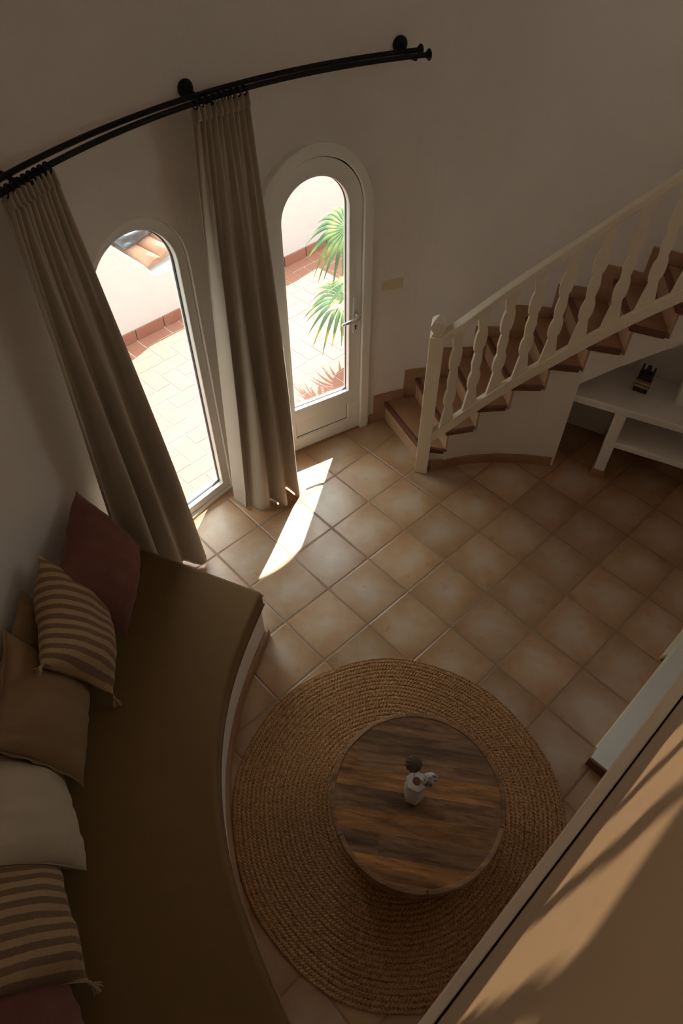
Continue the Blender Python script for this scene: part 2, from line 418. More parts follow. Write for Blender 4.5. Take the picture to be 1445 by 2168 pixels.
# ---- arched openings: local frame (s along wall, z up, n into the room)
def frame_at(a, b):
    a = Vector((*a, 0)); b = Vector((*b, 0)); s = (b - a).normalized(); n = Vector((s.y, -s.x, 0))
    return Matrix(((s.x, n.x, 0, a.x), (s.y, n.y, 0, a.y), (0, 0, 1, 0), (0, 0, 0, 1)))   # local x=s, y=n(into room), z=z
FD = frame_at((0.152 - 0.8616 * 0.345, 3.668 - 0.5076 * 0.345), (0.152, 3.668))      # door: origin at the door's centre line
dW = Vector((-0.766 + 1.02, 3.049 - 2.747, 0)).normalized()
FW = frame_at((-0.766 - dW.x * 0.295, 3.049 - dW.y * 0.295), (-0.766, 3.049))
def arch(hw, zs, zb, rise=None, n=28, jog=0):
    rise = hw if rise is None else rise
    P = [(hw, zb)] + [(hw * math.cos(PI * k / n), zs + rise * math.sin(PI * k / n)) for k in range(n + 1)] + [(-hw, zb)]
    return P
def arch_solid(mb, P, y0, y1):
    n = len(P); V = [(x, y0, z) for x, z in P] + [(x, y1, z) for x, z in P]
    F = [tuple(range(n)), tuple(range(2 * n - 1, n - 1, -1))] + [(i, (i + 1) % n, n + (i + 1) % n, n + i) for i in range(n)]
    mb.add(V, F)
def arch_ring(mb, P, Q, y0, y1, closed=False):
    """band between outlines P (outer) and Q (inner), open at the foot unless closed"""
    n = len(P); V = []
    for (a, b), (c, d) in zip(P, Q): V += [(a, y0, b), (a, y1, b), (c, y1, d), (c, y0, d)]
    F = []
    for i in range(n if closed else n - 1):
        j = (i + 1) % n
        for k in range(4): F.append((4 * i + k, 4 * i + (k + 1) % 4, 4 * j + (k + 1) % 4, 4 * j + k))
    if not closed: F += [(0, 1, 2, 3), tuple(4 * (n - 1) + k for k in (3, 2, 1, 0))]
    mb.add(V, F)
def cut(target, mbs):
    for mb, mw in mbs:
        c = mb.obj('cutter'); c.matrix_world = mw
        md = target.modifiers.new('b', 'BOOLEAN'); md.object = c; md.operation = 'DIFFERENCE'; md.solver = 'EXACT'
    bpy.context.view_layer.update()
    dg = bpy.context.evaluated_depsgraph_get()
    me = bpy.data.meshes.new_from_object(target.evaluated_get(dg))
    target.modifiers.clear(); old = target.data; target.data = me; bpy.data.meshes.remove(old)
    for o in [o for o in bpy.data.objects if o.name.startswith('cutter')]: bpy.data.objects.remove(o)
c1 = MB(); arch_solid(c1, arch(0.330, 1.64, -0.12), -0.5, 0.3)
c2 = MB(); arch_solid(c2, arch(0.298, 1.635, 0.02), -0.5, 0.3)
cut(wall_back, [(c1, FD), (c2, FW)])
tag(wall_back, kind='structure')
# added windows high on the unseen wall, put in for fill light
def fill_window(num, a, hw, z0, z1):
    p, e = wall_hit(CC, a); n = Vector((-math.cos(R(a)), -math.sin(R(a)), 0)); sx = Vector((-n.y, n.x, 0))
    mw = Matrix(((sx.x, n.x, 0, p[0]), (sx.y, n.y, 0, p[1]), (0, 0, 1, 0), (0, 0, 0, 1)))
    c = MB(); c.box((0, 0, (z0 + z1) / 2), (2 * hw, 0.8, z1 - z0))
    f = MB(); Q = [(hw, z0), (hw, z1), (-hw, z1), (-hw, z0)]; I = [(hw - .05, z0 + .05), (hw - .05, z1 - .05), (-hw + .05, z1 - .05), (-hw + .05, z0 + .05)]
    arch_ring(f, Q, I, -0.10, 0.02, closed=True); f.box((0, -0.04, (z0 + z1) / 2), (0.05, 0.05, z1 - z0 - 0.08))
    o = f.obj('window_%d' % num, M['pvc'], mw=mw); tag(o, kind='structure')  # unseen frame, added with its opening for fill light
    return (c, mw)
cut(wall_front, [fill_window(3, 28, 0.40, 2.35, 3.35), fill_window(4, -112, 0.34, 2.6, 3.35)])
tag(wall_front, kind='structure')

# floor and ceiling
outer = offset_path(WALLP, -TH, True)
if np.linalg.norm(outer[0] - CC) < np.linalg.norm(WALLP[0] - CC): outer = offset_path(WALLP, TH, True)
fl = MB().prism([tuple(p) for p in outer], -0.12, 0.0).obj('floor', M['tiles']); tag(fl, kind='structure')

# ---- door
door = MB()
arch_ring(door, arch(0.363, 1.575, 0.0, 0.42), arch(0.298, 1.63, 0.0, 0.303), -0.03, 0.022)
d1 = door.obj('door_1', M['pvc'], bevel=0.006, mw=FD); tag(d1, kind='structure')
def child(mb, name, mat, parent, mw=None, **kw):
    o = mb.obj(name, mat, None, **kw); o.parent = parent
    if mw is not None: o.matrix_parent_inverse = parent.matrix_world.inverted(); o.matrix_world = mw
    return o
bpy.context.view_layer.update()
jm = MB(); arch_ring(jm, arch(0.328, 1.64, -0.02), arch(0.306, 1.63, -0.02), -0.09, -0.03); child(jm, 'jamb', M['pvc'], d1)
lf = MB(); outl = arch(0.296, 1.628, 0.012); 
gl_in = arch(0.205, 1.628, 0.372)
# leaf: closed band around the glass, plus the lower panel zone
arch_ring(lf, [(0.296, 0.26)] + outl[1:-1] + [(-0.296, 0.26)], gl_in, -0.055, 0.004)
lf.box((0, -0.0255, 0.3155), (0.592, 0.059, 0.113))       # middle rail
lf.box((0, -0.0255, 0.0635), (0.592, 0.059, 0.103))       # bottom rail
for sx in (-1, 1): lf.box((sx * 0.2505, -0.0255, 0.1875), (0.091, 0.059, 0.146))
leaf = child(lf, 'door_leaf', M['pvc'], d1, bevel=0.004)
pn = MB(); pn.box((0, -0.03, 0.187), (0.42, 0.03, 0.16)); child(pn, 'lower_panel', M['pvc'], leaf, bevel=0.003)
pg = MB(); P_ = [(0.205, 0.115), (0.205, 0.259), (-0.205, 0.259), (-0.205, 0.115)]; I_ = [(0.2015, 0.1185), (0.2015, 0.2555), (-0.2015, 0.2555), (-0.2015, 0.1185)]; arch_ring(pg, P_, I_, -0.016, -0.0135, closed=True); child(pg, 'panel_shadow_line', M['gasket'], leaf)  # shadow line of the panel's edge, drawn as a thin dark ring
g_ = MB(); arch_solid(g_, arch(0.207, 1.628, 0.370), -0.032, -0.028); child(g_, 'glass_pane', M['glass'], leaf)
gk = MB(); arch_ring(gk, arch(0.2065, 1.628, 0.372), arch(0.2015, 1.628, 0.372), -0.036, -0.024)
gk.box((0, -0.03, 0.3745), (0.41, 0.012, 0.005)); child(gk, 'gasket', M['gasket'], leaf)
bd = MB(); arch_ring(bd, arch(0.216, 1.628, 0.372), arch(0.2065, 1.628, 0.372), 0.003, 0.009); child(bd, 'glazing_bead', M['pvc'], leaf, bevel=0.002)
gap = MB(); arch_ring(gap, arch(0.3045, 1.63, 0.0), arch(0.296, 1.628, 0.0), -0.05, -0.02); child(gap, 'seal', M['groove'], d1)
th_ = MB(); th_.box((0, -0.06, 0.0035), (0.60, 0.14, 0.007)); child(th_, 'threshold', M['skirt'], d1)
def lever(sign):
    y = 0.004 if sign > 0 else -0.055
    e = MB()
    # long back plate with round ends
    P = [(0.252 + 0.017 * math.cos(a), 0.955 + 0.105 + 0.017 * math.sin(a)) for a in np.linspace(0, PI, 10)] + [(0.252 + 0.017 * math.cos(a), 0.955 - 0.125 + 0.017 * math.sin(a)) for a in np.linspace(PI, 2 * PI, 10)]
    arch_solid(e, P, y, y + sign * 0.009)
    o = child(e, 'handle_plate', M['pvc'] if sign > 0 else M['pvc'], leaf, bevel=0.002)
    h = MB(); h.tube([(0.252, y, 0.962), (0.252, y + sign * 0.03, 0.962), (0.252, y + sign * 0.052, 0.962), (0.235, y + sign * 0.060, 0.961), (0.19, y + sign * 0.062, 0.958), (0.125, y + sign * 0.060, 0.95)], [0.014, 0.012, 0.011, 0.0105, 0.010, 0.009], 12)
    h2 = child(h, 'lever', M['steel'] if sign > 0 else M['pvc'], o, smooth=True)
    k = MB(); Q = Matrix.Rotation(-PI / 2 * sign, 3, 'X')
    k.lathe([(0.0, 0), (0.0065, 0), (0.0065, 0.003), (0.0, 0.003)], (0.252, y + sign * 0.009, 0.875), 14, Q); k.box((0.252, y + sign * 0.0105, 0.863), (0.006, 0.004, 0.022)); child(k, 'keyhole', M['gasket'], o)
lever(1); lever(-1)

# ---- tall arched window
wf = MB()
Pw = arch(0.297, 1.635, 0.025); Qw = arch(0.240, 1.635, 0.085)
arch_ring(wf, Pw, Qw, -0.055, 0.006, closed=True)
w1 = wf.obj('window_1', M['pvc'], bevel=0.004, mw=FW); tag(w1, kind='structure')
bpy.context.view_layer.update()
sr = MB(); arch_ring(sr, arch(0.345, 1.635, 0.0), arch(0.299, 1.635, 0.0), -0.02, 0.004); child(sr, 'surround', M['plaster'], w1, bevel=0.003)
gp = MB(); arch_solid(gp, arch(0.2405, 1.635, 0.086), -0.032, -0.028); child(gp, 'glass_pane', M['glass'], w1)
gk = MB(); arch_ring(gk, arch(0.2405, 1.635, 0.086), arch(0.235, 1.635, 0.091), -0.036, -0.022, closed=True); child(gk, 'gasket', M['gasket'], w1)
bd = MB(); arch_ring(bd, arch(0.250, 1.635, 0.078), arch(0.2405, 1.635, 0.086), 0.005, 0.010, closed=True); child(bd, 'glazing_bead', M['pvc'], w1, bevel=0.002)

# ------------------------------------------------------------------ stairs
CS = np.array([1.077, 1.848]); CW = np.array([0.823, 1.712]); RISE = 0.165; NS = 14
def Fk(k, r=1.424):
    return polar(CS, r, 121.55 - 7.53 * k) if k > 1 else polar(CS, r + 0.07, 111.9)
def Wk(k):
    a = 104.9 - 6.2 * (k - 1); p, _ = wall_hit(CW, a); v = p - CW; return CW + v * (1 - 0.002 / np.linalg.norm(v))
stairs = empty('staircase', (1.2, 3.4, 0)); tag(stairs, 'curved tiled staircase with brown nosings climbing along the round wall', 'stairs')
def inner_off(k, r): return Fk(k, r)
body = MB()
def soff(a): return max(0.0, 0.705 + 0.0230 * (76.6 - a))
for k in range(1, NS + 1):
    f0, f1 = Fk(k, 1.437), Fk(k + 1, 1.437); w0, w1_ = Wk(k), Wk(k + 1)
    dirv = (f1 - f0) / np.linalg.norm(f1 - f0)
    a0, a1 = 121.55 - 7.53 * k, 121.55 - 7.53 * (k + 1)
    if k <= 5: zb = [0, 0, 0, 0]
    else: zb = [soff(a0), soff(a1), soff(a1), soff(a0)]
    if k == 1: f0 = f0 + dirv * 0.045; w0 = w0 + dirv * 0.035
    sb = 0.028 if k > 1 else 0.0
    body.prism([f0 + dirv * sb, f1 + dirv * 0.028, w1_ + dirv * 0.028, w0 + dirv * sb], zb, RISE * k - 0.03)
sb_ = body.obj('stair_body', M['plaster_smooth']); attach(sb_, stairs)
for k in range(1, NS + 1):
    f0, f1, w0, w1_ = Fk(k), Fk(k + 1), Wk(k), Wk(k + 1)
    d0 = (w0 - f0) / np.linalg.norm(w0 - f0); n0 = np.array([d0[1], -d0[0]])         # n0: along the going
    if np.dot(n0, f1 - f0) < 0: n0 = -n0
    e0 = (f1 - f0) / np.linalg.norm(f1 - f0); m0 = np.array([e0[1], -e0[0]])
    if np.dot(m0, w0 - f0) < 0: m0 = -m0
    z = RISE * k
    a = f0 + n0 * 0.026 + m0 * 0.024; b = f1 + m0 * 0.024; tr = MB().prism([a, b + e0 * 0.015, w1_ + e0 * 0.015, w0 + n0 * 0.026], z - 0.028, z)
    t_ = attach(tr.obj('tread', M['tread'], bevel=0.002), stairs)
    ns = MB()
    ns.prism([f0, f0 + n0 * 0.03, w0 + n0 * 0.03, w0], z - 0.03, z + 0.003)
    ns.prism([f0, f1, f1 + m0 * 0.028, f0 + m0 * 0.028 + n0 * 0.0], z - 0.03, z + 0.003)
    nso = ns.obj('nosing', M['nosing'], bevel=0.004); sub(nso, t_)
    rs = MB(); g0 = f0 + n0 * 0.014 + m0 * 0.010; h0 = w0 + n0 * 0.014
    rs.prism([g0, h0, h0 + n0 * 0.012, g0 + n0 * 0.012], z - RISE, z - 0.03)
    attach(rs.obj('riser', M['riser']), stairs)
    # stepped skirting on the wall
    sk = MB(); wn0 = (w0 - w1_) ; dd = (w1_ - w0) / np.linalg.norm(w1_ - w0); inn = np.array([dd[1], -dd[0]])
    if np.dot(inn, CW - w0) < 0: inn = -inn
    s0 = w0 - dd * 0.075; s1 = w1_ - dd * 0.075
    s0_ = s0 - inn * 0.012; s1_ = s1 - inn * 0.012
    sk.prism([s0_, s1_, s1 + inn * 0.012, s0 + inn * 0.012], z - (0.165 if k > 1 else 0.165), z + 0.075)
    attach(sk.obj('stepped_skirting', M['skirt'], bevel=0.002), stairs)
# skirting round the foot of the stair's side
bs = MB()
for k in np.arange(0, 12):
    a0 = 109.9 - k * 3.0; a1 = a0 - 3.0
    if a1 < 76.0: a1 = 76.0
    if a0 <= 76.1: break
    bs.prism([polar(CS, 1.437, a0), polar(CS, 1.437, a1), polar(CS, 1.424, a1), polar(CS, 1.424, a0)], 0, 0.075)
attach(bs.obj('skirting', M['skirt']), stairs)

# railing
rail = empty('stair_railing', (0.535, 3.215, 0)); tag(rail, 'cream painted wooden stair railing with wavy flat balusters and square newel post', 'railing')
RR = 1.395
def _tab(T, a):
    if a > T[0][0]: return T[0][1] - (a - T[0][0]) * 0.0185
    for (a0, z0), (a1, z1) in zip(T, T[1:]):
        if a >= a1: return z0 + (z1 - z0) * (a0 - a) / (a0 - a1)
    return T[-1][1] + (T[-1][0] - a) * 0.024
# heights along the stair, smoothed between measured angles
_TT = catmull([(112.2, 1.120), (102.5, 1.285), (93.0, 1.463), (86.0, 1.607), (79.6, 1.755), (74.8, 1.872), (70.1, 1.994), (62.0, 2.20)], 5)
_TB = catmull([(111.5, 0.392), (102.0, 0.565), (92.5, 0.750), (83.2, 0.940), (76.4, 1.098), (69.6, 1.262), (61.8, 1.448)], 5)
def rail_z_top(a): return _tab(_TT, a)
def rail_z_bot(a): return _tab(_TB, a)
def helix(mb, r0, r1, zf, dz0, dz1, a0, a1, n=44):
    V = []; F = []
    for i in range(n + 1):
        a = a0 + (a1 - a0) * i / n; z = zf(a)
        bend = 0.055 * min(1, max(0, (a - 105.5) / 6.0)) ** 1.5          # the rail turns in to the newel
        for rr, dz in ((r0, dz0), (r1, dz0), (r1, dz1), (r0, dz1)):
            p = polar(CS, rr + bend, a); V.append((p[0], p[1], z + dz - bend * 0.85))
    for i in range(n):
        for k in range(4): F.append((4 * i + k, 4 * i + (k + 1) % 4, 4 * i + 4 + (k + 1) % 4, 4 * i + 4 + k))
    F += [(0, 1, 2, 3), tuple(4 * n + k for k in (3, 2, 1, 0))]
    mb.add(V, F)
hr = MB(); helix(hr, RR - 0.028, RR + 0.028, rail_z_top, -0.056, 0.0, 111.6, 28)
attach(hr.obj('handrail', M['cream'], bevel=0.008, seg=3), rail)
br = MB(); helix(br, RR - 0.020, RR + 0.020, rail_z_bot, -0.085, 0.0, 111.6, 28)
attach(br.obj('bottom_rail', M['cream'], bevel=0.004), rail)
def wavy(h, w_n=0.026, w_w=0.044, foot=0.064):
    """half widths of the sawn baluster from foot (0) to head (h)"""
    P = []
    N = 64
    for i in range(N + 1):
        t = i / N
        # splayed foot and head, two bulbs and a plain waist
        def bulb(c, hw): 
            d = (t - c) / hw
            return math.sqrt(max(0, 1 - d * d)) if abs(d) < 1 else 0
        v = w_n + (w_w - w_n) * max(bulb(0.305, 0.088), bulb(0.715, 0.105))
        if t < 0.22: v = max(v, w_n + (foot * 0.85 - w_n) * ((0.22 - t) / 0.22) ** 0.9)
        if t > 0.82: v = max(v, w_n + (foot * 0.75 - w_n) * ((t - 0.82) / 0.18) ** 0.9)
        if 0.393 < t < 0.61: v = w_n + 0.011 * (1 - abs(t - 0.50) / 0.11)
        P.append((v * 0.78, t * h))
    return P
def baluster(a, r, zf0, zf1, thick=0.022, name='baluster', mat=None, parent=None, slope=True):
    da = 0.6; p0, p1 = polar(CS, r, a + da), polar(CS, r, a - da)
    tx = (p1 - p0) / np.linalg.norm(p1 - p0); nx = np.array([-tx[1], tx[0]]); c = polar(CS, r, a)
    def z_at(off, zf): return zf(a - math.degrees(off / r))
    z0, z1 = zf0(a), zf1(a); prof = wavy(1.0); V = []; N = len(prof)
    for side in (-1, 1):
        for v, t in prof:
            v = v * side
            zz0 = z_at(v, zf0) - 0.004; zz1 = z_at(v, zf1) - 0.046
            # the shape shears with the rails near its ends
            z = (z0 * (1 - t) + (z1 - 0.046) * t)
            we = abs(t - 0.5) * 2; k = max(0, (we - 0.55) / 0.45)
            z = z + k * ((zz0 - z0) if t < 0.5 else (zz1 - (z1 - 0.046))) + (v * 0.55 * (1 - k) if slope else 0)
            for q in (-1, 1):
                p = c + tx * v + nx * q * thick / 2; V.append((p[0], p[1], z))
    F = []
    L = 0; Rr = 2 * N
    for i in range(N - 1):
        a_, b_ = L + 2 * i, L + 2 * i + 2; c_, d_ = Rr + 2 * i, Rr + 2 * i + 2
        F += [(a_, b_, d_, c_), (a_ + 1, c_ + 1, d_ + 1, b_ + 1), (a_, a_ + 1, b_ + 1, b_), (c_, d_, d_ + 1, c_ + 1)]
    F += [(L, Rr, Rr + 1, L + 1), (L + 2 * N - 2, L + 2 * N - 1, Rr + 2 * N - 1, Rr + 2 * N - 2)]
    return mesh_obj(name, V, F, mat)
b0 = 108.0
for k in range(14):
    a = 107.9 - 5.72 * k
    o = baluster(a, RR, rail_z_bot, rail_z_top, mat=M['cream']); attach(o, rail)
# newel post with tulip cap
nz = 1.085
nw = MB(); q = Matrix.Rotation(R(-9), 3, 'Z'); nc = (0.535, 3.212)
nw.box((nc[0], nc[1], nz / 2), (0.084, 0.084, nz), q); nw.box((nc[0], nc[1], nz + 0.006), (0.066, 0.066, 0.016), q)
post = attach(nw.obj('newel_post', M['cream'], bevel=0.004), rail)
cp = MB(); V = []; F = []
prof = [(0.026, 0), (0.024, 0.008), (0.034, 0.022), (0.041, 0.040), (0.041, 0.056), (0.034, 0.076), (0.020, 0.094), (0.008, 0.108), (0.001, 0.114)]
for r_, z_ in prof:
    for sx, sy in ((-1, -1), (1, -1), (1, 1), (-1, 1)):
        v = q @ Vector((sx * r_, sy * r_, 0)); V.append((nc[0] + v.x, nc[1] + v.y, nz + 0.014 + z_))
for i in range(len(prof) - 1):
    for k in range(4): F.append((4 * i + k, 4 * i + (k + 1) % 4, 4 * i + 4 + (k + 1) % 4, 4 * i + 4 + k))
F += [(0, 1, 2, 3), tuple(4 * (len(prof) - 1) + k for k in range(4))]
cp.add(V, F); c_ = cp.obj('newel_cap', M['cream'], bevel=0.003); sub(c_, post)

# masonry shelf under the stairs
shelf = empty('masonry_shelf', (1.9, 3.2, 0)); tag(shelf, 'white plastered masonry shelf unit built in under the staircase', 'shelf')
fa, fb = np.array([1.388, 3.297]), np.array([2.75, 2.60]); fd = (fb - fa) / np.linalg.norm(fb - fa); fn = np.array([-fd[1], fd[0]])
def slab(z0, z1, sa, sb, back):
    a = fa + fd * sa; b = fa + fd * sb
    P = [a + fd * (sb - sa) * t for t in np.linspace(0, 1, 7)]
    hits = []
    for p in reversed(P):
        v = p + fn * 3; best = None
        ang = math.degrees(math.atan2(fn[1], fn[0])); h, _ = wall_hit(p, ang); dd = np.linalg.norm(h - p); hits.append(p + fn * min(back, dd - 0.004))
    return P + hits, z0, z1
top = MB().prism(*slab(0.545, 0.60, 0.0, 1.45, 2.0)); attach(top.obj('top_slab', M['plaster_smooth'], bevel=0.012, seg=3), shelf)
low = MB().prism(*slab(0.285, 0.330, 0.375, 1.45, 0.55)); attach(low.obj('lower_slab', M['plaster_smooth'], bevel=0.010, seg=3), shelf)
p0 = fa + fd * 0.335
pst = MB().prism([p0, p0 + fd * 0.07, p0 + fd * 0.07 + fn * 0.42, p0 + fn * 0.42], 0, 0.548); attach(pst.obj('side_wall', M['plaster_smooth'], bevel=0.008), shelf)
bk = MB().prism([p0 + fn * 0.42, p0 + fd * 1.11 + fn * 0.42, p0 + fd * 1.11 + fn * 0.45, p0 + fn * 0.45], 0.30, 0.548)
attach(bk.obj('back_wall', M['plaster_smooth']), shelf)
ft = MB().prism([p0 - fn * 0.012 - fd * 0.012, p0 + fd * 0.082 - fn * 0.012, p0 + fd * 0.082 + fn * 0.42, p0 - fd * 0.012 + fn * 0.42], 0, 0.07)
attach(ft.obj('skirting', M['skirt'], bevel=0.002), shelf)
q0 = np.array([2.03, 3.16]); pt = MB().prism([q0, q0 + fd * 0.07, q0 + fd * 0.07 + fn * 0.5, q0 + fn * 0.5], 0.598, 1.02)
attach(pt.obj('upright_panel', M['plaster_smooth'], bevel=0.01), shelf)

# baseboards on the curved wall
def base_strip(name, a0, a1, h=0.072, d=0.014):
    P = [wall_hit(CC, a)[0] for a in np.arange(a0, a1, 1.0)]
    Q = []
    for p in P:
        v = CC - p; v /= np.linalg.norm(v); Q.append(p + v * d)
    mb = MB()
    for i in range(len(P) - 1): mb.prism([P[i], P[i + 1], Q[i + 1], Q[i]], 0.0, h)
    o = mb.obj(name, M['skirt']); tag(o, kind='structure'); return o
ang = lambda p: math.degrees(math.atan2(p[1] - CC[1], p[0] - CC[0]))
base_strip('baseboard_back', ang((0.27, 3.70)), ang((0.16, 3.66)) )
base_strip('baseboard_right', 2, 57)

# ------------------------------------------------------------------ light switch
sw_a = 113.8
def wall_frame(px, py, z):
    a = math.degrees(math.atan2(py - CB[1], px - CB[0])); p, e = wall_hit(CB, a)
    s = Vector((-math.sin(R(a)), math.cos(R(a)), 0)) * -1; n = Vector((-math.cos(R(a)), -math.sin(R(a)), 0))
    return Matrix(((s.x, n.x, 0, p[0]), (s.y, n.y, 0, p[1]), (0, 0, 1, z), (0, 0, 0, 1)))
fs = wall_frame(0.293, 3.72, 1.088)
sw = empty('light_switch', fs.translation); sw.rotation_euler = fs.to_euler(); tag(sw, 'ivory triple rocker light switch on the white wall right of the door', 'light switch')
p = MB(); p.box((0, 0.004, 0), (0.213, 0.010, 0.073)); p.obj('switch_plate', M['switch'], sw, bevel=0.003)
for k in (-1, 0, 1):
    r_ = MB(); r_.box((k * 0.068, 0.011, 0.0), (0.055, 0.010, 0.055), Matrix.Rotation(R(3 * (1 if k else -1)), 3, 'X')); r_.obj('rocker', M['switch'], sw, bevel=0.002)

# ------------------------------------------------------------------ curtain rods and curtains
ZR = 2.34
cb_, rb_ = np.array([1.193, 1.229]), 2.553
cf_, rf_ = np.array([1.094, 1.331]), 2.344
def rodp(c, r, p): return
rod = empty('curtain_rod', (-0.5, 3.2, ZR)); tag(rod, 'black double curtain rod curving along the white wall above the window and door', 'curtain rod')
def arc_pts(c, r, a0, a1, n=60): return [(*polar(c, r, a), ZR) for a in np.linspace(a0, a1, n)]
o = MB().tube(arc_pts(cb_, rb_, 109.2, 156.7), 0.0108, 14).obj('back_rod', M['black_metal'], smooth=True); attach(o, rod)
o = MB().tube(arc_pts(cf_, rf_, 107.6, 160.3), 0.0108, 14).obj('front_rod', M['black_metal'], smooth=True); attach(o, rod)
for c, r, a, s in ((cb_, rb_, 109.2, -1), (cf_, rf_, 107.6, -1), (cb_, rb_, 156.7, 1), (cf_, rf_, 160.3, 1)):
    p = polar(c, r, a); t = np.array([-math.sin(R(a)), math.cos(R(a))]) * s
    Q = Vector((t[0], t[1], 0)).to_track_quat('Z', 'Y').to_matrix()
    o = MB().lathe([(0.013, -0.004), (0.015, 0.0), (0.015, 0.006), (0.023, 0.008), (0.024, 0.014), (0.020, 0.018), (0.0, 0.018)], (p[0], p[1], ZR), 24, Q).obj('end_cap', M['black_metal'], smooth=True); attach(o, rod)
for a in (110.6, 134.6, 155.4):
    w_, _ = wall_hit(CB, a); n = CB - w_; n /= np.linalg.norm(n); Q = Vector((n[0], n[1], 0)).to_track_quat('Z', 'Y').to_matrix()
    rose = MB().lathe([(0.0, 0), (0.036, 0.0), (0.037, 0.008), (0.030, 0.016), (0.014, 0.020), (0.0, 0.020)], (w_[0], w_[1], ZR + 0.002), 28, Q).obj('bracket_rose', M['black_metal'], smooth=True); attach(rose, rod)
    far = w_ + n * 0.185
    arm = MB().tube([(*(w_ + n * 0.01), ZR), (*(w_ + n * 0.06), ZR - 0.004), (*(w_ + n * 0.085), ZR - 0.016), (*(w_ + n * 0.14), ZR - 0.018), (*far, ZR - 0.012)], 0.008, 10)
    sub(arm.obj('bracket_arm', M['black_metal'], smooth=True), rose)

def curtain(label, top_a, top_b, bot, npl, nfold, zb, seed, amp=0.05, rings=9, hem=True):
    """top_a/top_b angles on the front rod; bot: list of plan points along the foot"""
    rnd = random.Random(seed)
    root = empty('curtain', (*polar(cf_, rf_, (top_a + top_b) / 2), 0)); tag(root, label, 'curtain')
    U, Vn = 260, 90; bot = [np.array(b, float) for b in bot]
    bl = catmull(bot, 24); 
    seg = np.cumsum([0] + [np.linalg.norm(bl[i + 1] - bl[i]) for i in range(len(bl) - 1)]); seg /= seg[-1]
    bl = np.array(bl)
    ph = [rnd.uniform(-0.6, 0.6) for _ in range(6)]
    verts = []
    for j in range(Vn + 1):
        v = j / Vn; z_t = ZR - 0.022
        for i in range(U + 1):
            u = i / U
            pa = polar(cf_, rf_, top_a + (top_b - top_a) * u)
            ub = min(1, max(0, u + 0.035 * math.sin(2 * PI * nfold * u + ph[0])))
            pb = np.array([np.interp(ub, seg, bl[:, 0]), np.interp(ub, seg, bl[:, 1])])
            k = v ** 0.9
            base = pa * (1 - k) + pb * k
            nrm = cf_ - base; nrm /= np.linalg.norm(nrm)
            # pleats at the heading relax into broad folds
            hp = math.sin(2 * PI * npl * u + ph[1]); 
            cu = u + 0.02 * math.sin(2 * PI * 1.3 * u + 3 * v + ph[2])
            bf = math.sin(2 * PI * nfold * cu + ph[3] + 0.5 * v)
            bf = math.copysign(abs(bf) ** 0.75, bf)
            mid = math.sin(2 * PI * nfold * 2 * cu + ph[4] - 0.8 * v)
            wt = math.exp(-v * 7.0)
            am = amp * (0.35 + 0.65 * min(1, v * 1.5))
            d = wt * 0.016 * hp + (1 - wt) * (am * bf + am * 0.22 * mid * (1 - v * 0.5)) 
            zz0, zz1 = z_t + 0.012 * math.sin(2 * PI * npl * u * 1.0 + ph[5]) * 1.0, zb(u)
            z = zz0 * (1 - v) + zz1 * v
            if v > 0.93: d += (v - 0.93) / 0.07 * 0.012 * math.sin(2 * PI * 3 * u + ph[2])
            p = base + nrm * d
            verts.append((p[0], p[1], z))
    F = [(j * (U + 1) + i, j * (U + 1) + i + 1, (j + 1) * (U + 1) + i + 1, (j + 1) * (U + 1) + i) for j in range(Vn) for i in range(U)]
    o = mesh_obj('curtain_panel', verts, F, M['curtain'], smooth=True); so_ = o.modifiers.new('s', 'SOLIDIFY'); so_.thickness = 0.003
    attach(o, root)
    # header tape fold
    hv = [];
    for j in range(5):
        for i in range(U + 1):
            x, y, z = verts[i]; n_ = cf_ - np.array([x, y]); n_ /= np.linalg.norm(n_)
            hv.append((x + n_[0] * (0.004 + 0.002 * j), y + n_[1] * (0.004 + 0.002 * j), z + 0.006 - 0.013 * j))
    hf = [(j * (U + 1) + i, j * (U + 1) + i + 1, (j + 1) * (U + 1) + i + 1, (j + 1) * (U + 1) + i) for j in range(4) for i in range(U)]
    h = mesh_obj('heading', hv, hf, M['curtain'], smooth=True); sub(h, o)
    h.modifiers.new('s', 'SOLIDIFY').thickness = 0.002
    for k in range(rings):
        a = top_a + (top_b - top_a) * (k + 0.5) / rings; p = polar(cf_, rf_, a); t = np.array([-math.sin(R(a)), math.cos(R(a))])
        nn = np.array([math.cos(R(a)), math.sin(R(a))])
        pts = [(p[0] + nn[0] * 0.018 * math.cos(b), p[1] + nn[1] * 0.018 * math.cos(b), ZR - 0.004 + 0.018 * math.sin(b)) for b in np.linspace(0, 2 * PI, 20, endpoint=False)]
        r_ = MB().tube(pts, 0.003, 8, closed=True).obj('curtain_ring', M['black_metal'], smooth=True); attach(r_, root)
    return root
c1_ = curtain('beige linen curtain half covering the tall window, its hem behind the daybed', 153.4, 159.2,
        [polar(CB, 2.415, 149.6), polar(CB, 2.42, 152.5), polar(CB, 2.47, 155.5), polar(CB, 2.55, 160.6)], 10, 3.2, lambda u: 0.018 if u < 0.80 else 0.018 + 0.46 * min(1, (u - 0.80) / 0.1), 3, 0.054)
c2_ = curtain('beige linen curtain hanging between the tall window and the glazed door', 129.5, 136.3,
        [(-0.315, 3.06), (-0.385, 2.93), (-0.50, 2.88), (-0.60, 2.83), (-0.70, 2.90)], 10, 3.6, lambda u: 0.014, 11, 0.054)

